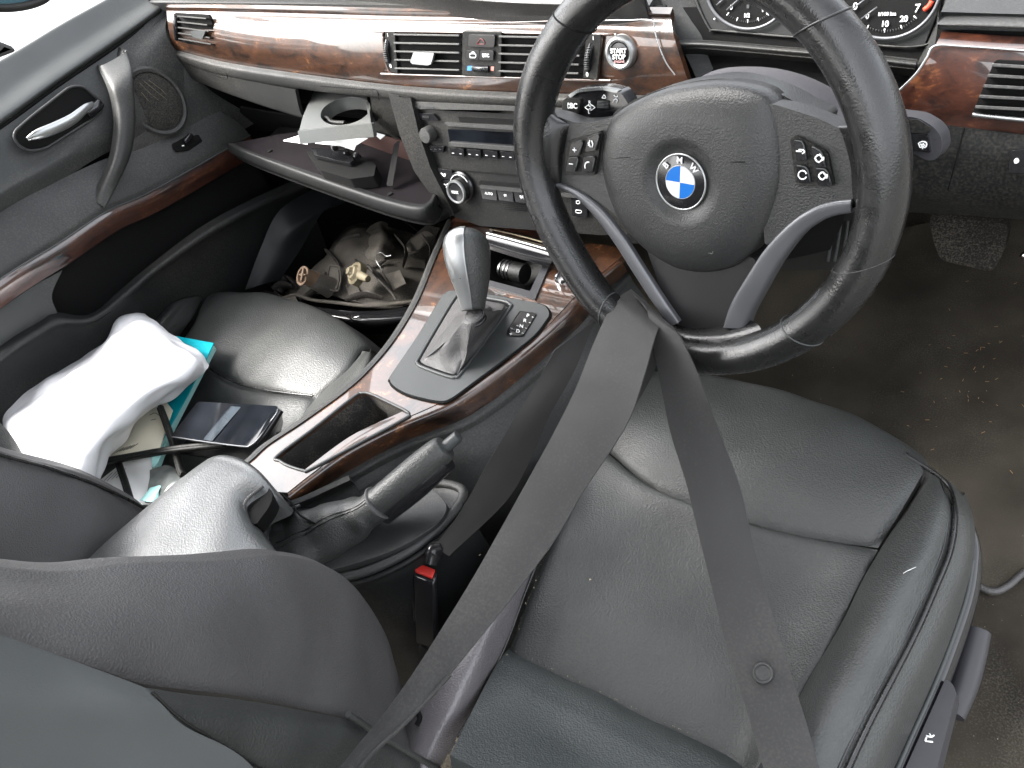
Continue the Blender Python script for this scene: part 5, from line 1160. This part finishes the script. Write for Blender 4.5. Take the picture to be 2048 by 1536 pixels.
# speaker
sp = X(312,203,-.664); spn = V(1, -.25, .1)
lathe('speaker_ring', sp, spn, V(0,1,0), [(.047,-.002),(.047,.002),(.044,.005),(.040,.004),(.039,0)], soft, dr, n=64, ecc=1.25)
sg = lathe('speaker_grille', sp, spn, V(0,1,0), [(.0395,0),(.035,.003),(.020,.005),(.0005,.006)], mat('speaker_mesh', (.012,.012,.011), .7, .3, bump=('vor', 700, 1.0), dust=.3), dr, n=64, ecc=1.25)
stn = mat('dried_drips', (.15,.13,.095), .9, .2)
x_, y_, z_ = frame(spn, V(0,1,0))
strokes('drip_stains', [[sp+x_*a+y_*b+z_*.0065 for a, b in l] for l in [[(-.005,.038),(-.002,.02),(.004,.0)],[(.003,.036),(.009,.015),(.016,-.006)],[(.010,.034),(.018,.012),(.020,.0)],[(-.012,.025),(-.010,.005)]]], .0004, stn, sg)
# window switch
lps = Xr([(345,293,-.655),(372,278,-.658),(400,273,-.655),(404,281,-.650),(375,300,-.648),(350,303,-.650)])
wsw = plate('window_switch', [p+V(0,0,.004) for p in rnd(lps, .003)], V(0,0,-.006), matte, dr, bevel=.001)
box('rocker', X(380,284,-.650)+V(0,0,.007), V(.006,0,.001), V(0,.010,.002), V(0,-.001,.004), gloss, wsw, bevel=.002)
strokes('switch_mark', [[X(364,292,-.645)+V(0,0,.0), X(368,291,-.645)+V(0,0,.0)]], .0012, white, wsw)

# ================================================================== FOOTWELL JUNK: BROKEN HEADLAMP HOUSING
hl = thing('headlamp_housing', 'dusty broken car headlamp housing lying in the passenger footwell', 'headlamp')
def H(px, py, z): return Z(px, py, z)
patch('housing_shell', [Zr([(560,590,.26),(600,590,.30),(640,585,.31),(700,600,.31),(760,615,.30),(830,610,.28)]), Zr([(590,560,.28),(640,530,.32),(680,520,.335),(730,540,.325),(790,570,.31),(850,570,.28)]), Zr([(640,540,.27),(660,500,.32),(700,470,.335),(740,480,.33),(790,510,.31),(850,530,.28)]), Zr([(650,520,.22),(670,480,.26),(700,450,.28),(750,450,.28),(800,460,.27),(860,480,.25)])], dusty, hl, 60, 50, .006, wob=.004, wobs=28)
patch('lamp_lens_edge', [Zr([(555,604,.30),(620,612,.31),(700,622,.30),(780,618,.29),(850,600,.28)]), Zr([(570,618,.29),(640,632,.30),(720,645,.29),(800,640,.28),(850,622,.27)]), Zr([(600,632,.25),(670,655,.25),(740,668,.25),(810,664,.24),(850,650,.23)])], gloss, hl, 60, 24, .004)
tube('rim_strip', Zr([(558,600,.305),(590,590,.315),(625,600,.32),(670,605,.315),(740,612,.305),(800,606,.295),(840,600,.29)]), .0035, dusty, hl, n=60)
lathe('bulb_socket', Z(607,552,.375), _r*-.62+_u*.16-_f*.7, V(0,0,1), [(.0145,-.030),(.0150,-.004),(.0178,.0),(.0178,.003),(.0140,.003),(.0135,-.012),(.001,-.013)], tan, hl, n=36)
tube('socket_body', [Z(618,557,.362), Z(640,566,.345), Z(662,576,.325)], [.0145,.017,.020], dusty, hl, n=12, ns=28)
sk_ = Z(606,550,.388)
box('socket_key', sk_, _u*.011+_r*.002, _r*.0018, _f*.007, tan, hl, bevel=.001)
box('socket_key', sk_, _r*.006, _u*.0016, _f*.006, tan, hl, bevel=.001)
plate('oval_port', rnd(Zr([(662,535,.345),(676,536,.345),(678,560,.335),(674,578,.332),(662,576,.332),(658,560,.335)]), .006), V(0,0,-.008), dusty, hl, bevel=.002)
tube('oval_rim', rnd(Zr([(659,530,.346),(680,532,.346),(682,560,.336),(677,582,.333),(660,580,.333),(654,560,.336)]), .006), .0018, dusty, hl, n=80, closed=True, ns=8)
bc_ = Z(711,547,.365)
lathe('bulb_holder', bc_, V(-.3,-.5,.8), V(1,0,0), [(.021,-.01),(.021,.002),(.018,.005),(.015,.003),(.012,.009),(.008,.010),(.006,.016),(.001,.017)], brass, hl, n=28)
for k in range(3): 
    a_ = k*2.1; tube('holder_clip', [bc_+V(.011*math.cos(a_+t), .009*math.sin(a_+t), .006+.004*math.sin(t*3)) for t in (0,.5,1,1.5)], .0022, brass, hl, n=14, ns=8)
tube('holder_nozzle', [Z(720,550,.374), Z(736,558,.374)], [.008,.006], brass, hl, n=6, ns=16)
for k in range(7):
    x_ = 738+k*4; tube('cooling_fin', Zr([(x_-4,530+k*5,.345),(x_+20,548+k*6,.335),(x_+30,562+k*6,.325)]), .0022, dustyd, hl, n=12, ns=6)
tube('spring_wire', Zr([(757,530,.345),(752,520,.35),(753,509,.352),(762,505,.352),(772,512,.35),(782,511,.35)]), .0009, satin, hl, n=40, ns=8)
tube('spring_wire', Zr([(757,530,.345),(762,537,.342),(764,545,.340)]), .0009, satin, hl, n=14, ns=8)
patch('rear_cover', [Zr([(705,490,.30),(730,465,.31),(755,446,.31),(775,450,.30)]), Zr([(715,520,.32),(740,500,.34),(765,480,.34),(785,475,.32)]), Zr([(735,535,.31),(755,528,.325),(775,510,.325),(790,495,.31)])], dusty, hl, 40, 30, .006, wob=.006, wobs=40)
tube('cover_rim', Zr([(700,505,.32),(712,522,.33),(730,533,.33),(752,531,.33),(770,520,.33)]), .0035, dustyd, hl, n=30)
patch('arm', [Zr([(800,500,.30),(845,455,.30),(880,455,.29)]), Zr([(790,540,.29),(830,510,.29),(870,480,.28)]), Zr([(775,580,.26),(815,560,.26),(860,530,.26)])], dustyd, hl, 30, 24, .006, wob=.004, wobs=40)
patch('arm', [Zr([(822,478,.315),(850,462,.315),(868,470,.31)]), Zr([(808,505,.31),(835,500,.31),(850,492,.305)])], dusty, hl, 20, 14, .006)
for l_ in ([(520,553,.30),(545,575,.30),(556,598,.30)], [(560,585,.30),(575,555,.31),(590,570,.31)], [(652,502,.33),(665,512,.33),(680,530,.34)], [(545,578,.31),(565,570,.31),(585,572,.31)]):
    tube('bracket', Zr(l_), [.004,.007,.004], dustyd, hl, n=16, ns=8, flat=(1.6,.5))
for l_ in ([(600,600,.31),(640,572,.325),(655,545,.335)], [(690,600,.32),(725,590,.325),(765,595,.315)], [(790,470,.33),(812,500,.325),(806,535,.31)], [(845,470,.32),(862,500,.31),(858,540,.30)], [(672,500,.33),(690,482,.335),(720,470,.335)]):
    tube('rib', Zr(l_), [.0025,.0045,.0025], dustyd, hl, n=16, ns=6, flat=(1.8,.5))
for q_ in ([(565,596),(590,592),(604,618),(585,632)], [(770,548),(800,540),(812,566),(786,580)], [(690,570),(712,566),(722,588),(700,594)]):
    plate('broken_flange', Zr([(a, b, .322) for a, b in q_]), V(0,0,-.003), dusty, hl, bevel=.0006)
for l_ in ([(690,630,.305),(700,636,.305),(704,640,.305)], [(703,633,.30),(712,635,.30),(718,633,.30)]): tube('lens_glint_chip', Zr(l_), .0020, chrome, hl, n=8, ns=8)
patch('side_flap', [Zr([(505,600,.26),(525,582,.30),(548,587,.30)]), Zr([(515,612,.26),(545,600,.29),(570,596,.29)])], dustyd, hl, 20, 12, .004, wob=.006, wobs=50)
tube('loose_cable', Zr([(800,435,.28),(820,450,.28),(845,470,.27),(850,480,.26)]), .0022, matte, hl, n=20, ns=8)
ex = Zr([(668,648,.26),(690,655,.26),(720,660,.25),(708,664,.25),(680,656,.25)])
# side sill trim / cowl in the footwell
kp = patch('kick_panel', [Xr([(560,560,-.60),(600,500,-.58),(650,420,-.56),(720,380,-.56)]), Xr([(520,570,-.61),(560,510,-.59),(590,450,-.57),(680,380,-.57)]), Xr([(490,580,-.63),(520,500,-.61),(560,420,-.60),(640,370,-.60)])], mat('kick_panel_plastic', (.006,.008,.009), .5, .4, var=.1), None, 40, 24, .01)
tag(kp, 'dark blue-grey kick panel along the passenger footwell side', 'trim panel')

# ================================================================== THINGS ON THE PASSENGER SEAT
fd = thing('teal_folder', 'teal covered folder or booklet under the white bag on the passenger seat', 'folder')
plate('cover', Zr([(352,672,.405),(427,686,.405),(413,716,.404),(375,790,.402),(310,905,.398),(230,890,.40),(250,800,.40)]), V(0,0,-.002), teal, fd, bevel=0)
plate('page_block', Zr([(420,700,.400),(428,690,.400),(345,850,.395),(316,925,.392),(305,935,.392),(300,905,.398),(372,790,.400)]), V(-.004,0,-.012), tealp, fd, bevel=.0008)
cp = plate('cream_sheet', Zr([(255,840,.408),(330,800,.408),(345,820,.407),(318,900,.404),(220,925,.403),(190,900,.403)]), V(0,0,-.0012), cream, None, bevel=0); tag(cp, 'cream printed sheet lying under the right edge of the white bag', 'paper')
strokes('faded_writing', [Zr([(232+k*7,905-k*2,.4046),(248+k*7,895-k*2,.4050)]) for k in range(5)]+[Zr([(300,830,.4095),(310,826,.4095),(320,832,.409)]), Zr([(302,840,.409),(312,838,.409)])], .0004, greyp, cp)
pw = plate('white_sheet', Zr([(245,925,.392),(305,905,.392),(302,975,.385),(300,1010,.382),(190,1000,.383),(200,960,.388)]), V(0,0,-.0012), paper, None, bevel=0); tag(pw, 'white sheet of paper under the crossed black wiper strips', 'paper')
strokes('pencil_marks', [Zr([(205+k*9,965-k*3,.3895),(225+k*9,945-k*3,.3905)]) for k in range(4)], .0003, greyp, pw)
cr_p = patch('clear_sleeve', [Zr([(300,940,.39),(335,930,.39),(365,945,.388)]), Zr([(298,965,.392),(330,960,.394),(362,968,.39)]), Zr([(290,1005,.385),(325,1000,.386),(350,985,.385)])], mat('clear_grey_plastic', (.12,.13,.125), .15, .6, var=.3, varscale=40), None, 30, 24, .001, wob=.003, wobs=40)
tag(cr_p, 'crumpled clear grey plastic sleeve beside the crossed wiper strips', 'plastic sleeve')
gt = patch('paper_scrap', [Zr([(300,975,.392),(320,970,.394),(318,985,.392)]), Zr([(278,1000,.392),(300,1003,.394),(315,1000,.390)])], tealp, None, 16, 16, .001, wob=.003, wobs=60); tag(gt, 'torn pale green paper scrap next to the armrest', 'paper')
def strip(label, pts_, r_, flat_):
    t = thing('wiper_strip', label, 'wiper strip', 'rubber wiper strips on the passenger seat')
    tube('rubber', pts_, r_, plastic, t, n=40, ns=14, flat=flat_); tube('backing', [p+V(0,-.0035,.002) for p in pts_], r_*.45, plastic, t, n=40, ns=10)
    return t
strip('long black rubber wiper strip lying across under the black case', Zr([(212,922,.412),(270,912,.413),(340,900,.414),(400,893,.412),(450,888,.408)]), .0062, (1.1,.7))
strip('short black rubber strip running from under the bag to the wiper crossing', Zr([(322,815,.418),(335,850,.418),(350,895,.404),(362,940,.396),(368,950,.395)]), .0058, (1.1,.7))
strip('black rubber strip beside the white sheet near the backrest', Zr([(238,925,.402),(250,960,.400),(262,1000,.398),(266,1012,.397)]), .0055, (1.1,.7))
cs = thing('black_case', 'glossy black folding case with smudged flat top lying open on the passenger seat', 'case')
tp = rnd(Zr([(395,803,.432),(556,812,.462),(553,826,.462),(512,880,.450),(500,890,.448),(488,892,.446),(346,876,.420),(344,869,.420)]), .006)
plate('top_plate', tp, V(0,0,-.0025), screen, cs, bevel=.0008)
tube('metal_edge', [p+V(0,0,-.0008) for p in Zr([(344,873,.420),(420,884,.434),(486,892,.446),(500,890,.448),(515,878,.450),(535,850,.456),(552,827,.462),(555,818,.462)])], .0012, trim_silver, cs, n=90, ns=8)
tube('hinge_roll', Zr([(560,820,.456),(548,840,.452),(530,868,.446),(515,886,.442)]), .0055, gloss, cs, n=24, ns=16)
patch('side_flap', [Zr([(562,822,.452),(540,862,.445),(518,896,.440)]), Zr([(566,845,.40),(545,880,.40),(525,905,.40)]), Zr([(560,870,.375),(530,905,.375),(500,925,.375)])], gloss, cs, 24, 24, .003)
plate('bottom_plate', rnd(Zr([(400,850,.395),(560,862,.392),(500,925,.388),(350,905,.388)]), .006), V(0,0,-.004), matte, cs, bevel=.001)
plate('pocket_band', rnd(Zr([(462,812,.4460),(482,814,.4495),(424,882,.4370),(406,879,.4335)]), .001), V(0,0,-.0006), mat('case_band', (.028,.035,.042), .12, .6, var=.4, varscale=30), cs, bevel=.0003)
# white bag: rumpled, pillow-like, standing on its contents
bg_ = patch('white_bag', [
 Zr([(232,636,0.420),(240,622,0.426),(262,617,0.426),(300,636,0.426),(345,668,0.426),(400,705,0.420),(416,728,0.408)]),
 Zr([(222,668,0.426),(238,650,0.463),(275,655,0.476),(310,675,0.476),(350,700,0.470),(395,722,0.457),(415,740,0.420)]),
 Zr([(165,722,0.426),(195,715,0.470),(240,725,0.488),(285,740,0.488),(325,752,0.482),(360,762,0.463),(390,762,0.420)]),
 Zr([(75,760,0.426),(110,770,0.476),(170,790,0.494),(220,800,0.497),(265,805,0.488),(305,800,0.463),(340,800,0.420)]),
 Zr([(10,800,0.426),(55,825,0.476),(110,850,0.494),(165,860,0.497),(205,860,0.488),(240,855,0.470),(290,835,0.420)]),
 Zr([(0,840,0.426),(30,870,0.470),(75,900,0.488),(120,915,0.491),(165,915,0.482),(200,905,0.463),(232,900,0.414)]),
 Zr([(28,900,0.420),(55,930,0.457),(95,950,0.470),(130,965,0.473),(155,970,0.463),(185,960,0.445),(208,945,0.408)]),
 Zr([(60,960,0.395),(85,985,0.408),(115,1000,0.414),(140,1010,0.414),(160,1012,0.408),(180,1000,0.401),(195,975,0.395)])], bagm, None, 130, 130, .004, wob=.009, wobs=24)
tag(bg_, 'bulging white plastic bag on the passenger seat beside the door', 'bag')
vp = patch('purple_cloth', [Zr([(-60,850,.40),(0,845,.40),(20,880,.40)]), Zr([(-60,930,.39),(10,925,.39),(42,915,.39)])], mat('purple_grey_cloth', (.11,.10,.16), .8, .2), None, 16, 12, .004)
tag(vp, 'edge of purple grey cloth left of the white bag', 'cloth')

# ================================================================== DRIVER FOOTWELL
mo = [(1180,620),(1400,560),(1700,480),(2048,420),(2300,500),(2300,900),(2200,1100),(2048,1150),(2010,1180),(1975,1182),(1940,1140),(1800,1000),(1500,900)]
mt_o = plate('floor_mat', [p for p in cr([Z(x, y, .062) for x, y in mo], 90, True)], V(0,0,-.008), matm, None, bevel=.002)
tag(mt_o, 'well-used brown-black carpet floor mat in the driver footwell', 'floor mat')
tube('mat_binding', [Z(x, y, .062) for x, y in [(1900,1110),(1950,1165),(1985,1182),(2015,1172),(2055,1140),(2120,1110)]], .0045, leather_dull, mt_o, n=50, ns=10)
pdl = thing('brake_pedal', 'rubber covered brake pedal in the dark driver footwell', 'pedal')
plate('rubber_pad', rnd(Yr([(1858,430,.50),(2018,448,.50),(2010,500,.47),(1985,545,.45),(1880,520,.45),(1866,480,.47)]), .01), V(0,.02,0), mat('pedal_rubber', (.014,.012,.010), .85, .2, bump=('vor', 130, 1.5), dust=.5), pdl, bevel=.005)
tube('pedal_arm', Yr([(1930,450,.52),(1910,380,.55),(1890,300,.6)]), .012, matte, pdl, n=12)
tube('pedal_bolt', Yr([(2044,508,.45),(2050,512,.45)]), .005, chrome, pdl, n=4, ns=10)
# footwell bulkhead so that the well closes off in the dark
fb_ = patch('footwell_bulkhead', [[V(-.74,.42,.62), V(0,.42,.62), V(.80,.42,.62)], [V(-.74,.75,.45), V(0,.75,.45), V(.80,.75,.45)], [V(-.74,.85,.2), V(0,.85,.2), V(.80,.85,.2)], [V(-.74,.80,.04), V(0,.80,.04), V(.80,.80,.04)]], carpet, None, 20, 20, .02, kind='structure')
fs_ = slab('footwell_side', -.80, -.765, -.1, 1.0, .66, .95, carpet, kind='structure'); fs2 = slab('footwell_side', .80, .83, .25, 1.0, .7, 1.0, carpet, kind='structure')
# crumbs
bm = bmesh.new()
random.seed(3)
def crumb(p, s):
    vs = [bm.verts.new(p+V(random.uniform(-s,s), random.uniform(-s,s), random.uniform(0,s))) for _ in range(4)]
    for f in ((0,1,2),(0,2,3),(0,3,1),(1,3,2)): bm.faces.new([vs[i] for i in f])
for _ in range(260):
    x_, y_ = random.uniform(1400,2048), random.uniform(640,1500); crumb(Z(x_, y_, .064 if y_ < 1100 else .052), random.choice([.0004,.0005,.0006,.0009]))
for _ in range(60):
    x_ = random.gauss(760, 22); y_ = random.gauss(850, 10); crumb(Z(x_, y_, ZC-.072), .001)
for k in range(70):
    t = random.random()**.6; a = [(1110,1068),(1063,1180),(1018,1300),(953,1420),(895,1512)]; s = t*4; i = min(int(s), 3); p = lerp2(a[i], a[i+1], s-i)
    crumb(Z(p[0]+random.uniform(-2,4), p[1], .350-.03*t), random.choice([.0007,.0011]) if t < .85 else random.choice([.0012,.0020]))
for k in range(26):
    t = random.random(); p = lerp2((1020,1298), (1400,1478), t); crumb(Z(p[0], p[1], .327), .0008)
for x_, y_ in ((478,745),(430,700),(1180,1160),(455,650),(560,720),(600,740),(1055,1150),(960,1110)): crumb(Z(x_, y_, .392), .0014)
cb2 = frombm(bm, 'crumbs', mat('pale_crumbs', (.30,.26,.19), .8, .2), None, smooth=False, kind='stuff')
# fibres and straw on the mat
bm = bmesh.new()
for _ in range(60):
    x_, y_ = (random.gauss(1960,50), random.gauss(760,80)) if random.random() < .6 else (random.uniform(1500,2048), random.uniform(650,1100))
    p = Z(x_, y_, .0655); a_ = random.uniform(0, 6.28); l_ = random.uniform(.002,.006)
    tube('', [p, p+V(math.cos(a_)*l_, math.sin(a_)*l_, .001)], .0003, None, bm=bm, n=3, ns=4)
frombm(bm, 'straw_bits', mat('straw', (.5,.30,.13), .8, .2), None, kind='stuff')

# ================================================================== OUTSIDE
cw = thing('parked_car', 'overexposed white car body standing outside beyond the passenger window', 'car')
patch('body_panel', [[V(-2.6,-1.5,.62),V(-2.55,0,.72),V(-2.6,1.5,.80),V(-2.7,2.6,.78)],[V(-2.4,-1.5,.35),V(-2.35,0,.45),V(-2.4,1.5,.5),V(-2.5,2.6,.5)],[V(-2.4,-1.5,-.05),V(-2.35,0,-.05),V(-2.4,1.5,-.05),V(-2.5,2.6,-.05)]], carpaint, cw, 30, 30, .03)
patch('window', [[V(-2.9,-1.4,1.25),V(-2.9,0,1.3),V(-2.9,1.8,1.2)],[V(-2.7,-1.5,.70),V(-2.65,0,.76),V(-2.7,2.2,.85)]], glassm, cw, 20, 20, .02)
patch('sill', [[V(-2.38,-1.5,-.05),V(-2.34,0,-.05),V(-2.45,2.6,-.05)],[V(-2.4,-1.5,-.2),V(-2.36,0,-.2),V(-2.45,2.6,-.2)]], matte, cw, 20, 6, .03)
plate('side_glass', [X(20+78*math.cos(a_), -12+26*math.sin(a_)+(78*math.cos(a_))*-.06, -2.15) for a_ in [2*math.pi*k/40 for k in range(40)]], V(-.03,0,0), glassm, cw, bevel=.01)
tube('glass_seal', [X(20+80*math.cos(a_), -12+28*math.sin(a_)+(80*math.cos(a_))*-.06, -2.14) for a_ in [2*math.pi*k/24 for k in range(24)]], .012, plastic, cw, n=60, closed=True)
plate('wheel_arch', [X(*p, -2.14) for p in [(-60,80),(0,82),(25,92),(36,102),(10,112),(-60,140)]], V(-.03,0,0), mat('arch_grey', (.03,.03,.028), .7), cw, bevel=.01)
# the car's own shell around us: roof and passenger side frame
rf = thing('car_roof', 'car roof and pillars closing the cabin above the seats', 'car roof')
slab_ = bmesh.new(); box('', V(-.04,-.85,1.27), V(.57,0,0), V(0,.72,0), V(0,0,.015), headl, bm=slab_); o = frombm(slab_, 'headliner', headl, rf, smooth=False)
tube('windscreen_pillar', [V(-.60,-.16,1.28), V(-.70,.15,1.02), V(-.75,.50,.86)], .025, plastic, rf, n=12)
tube('windscreen_pillar', [V(.52,-.16,1.28), V(.68,.15,1.02), V(.74,.50,.86)], .025, plastic, rf, n=12)
tube('centre_pillar', [V(-.60,-.95,1.28), V(-.72,-.95,.8)], .04, plastic, rf, n=8)
bmx = bmesh.new(); box('', V(0,-1.55,.47), V(.74,0,0), V(0,.06,0), V(0,0,.50), leather_dull, bm=bmx); frombm(bmx, 'rear_seat_back', leather_dull, rf, smooth=False)
bmx = bmesh.new(); box('', V(0,-1.25,.20), V(.70,0,0), V(0,.24,0), V(0,0,.15), leather_dull, bm=bmx); frombm(bmx, 'rear_seat_base', leather_dull, rf, smooth=False)
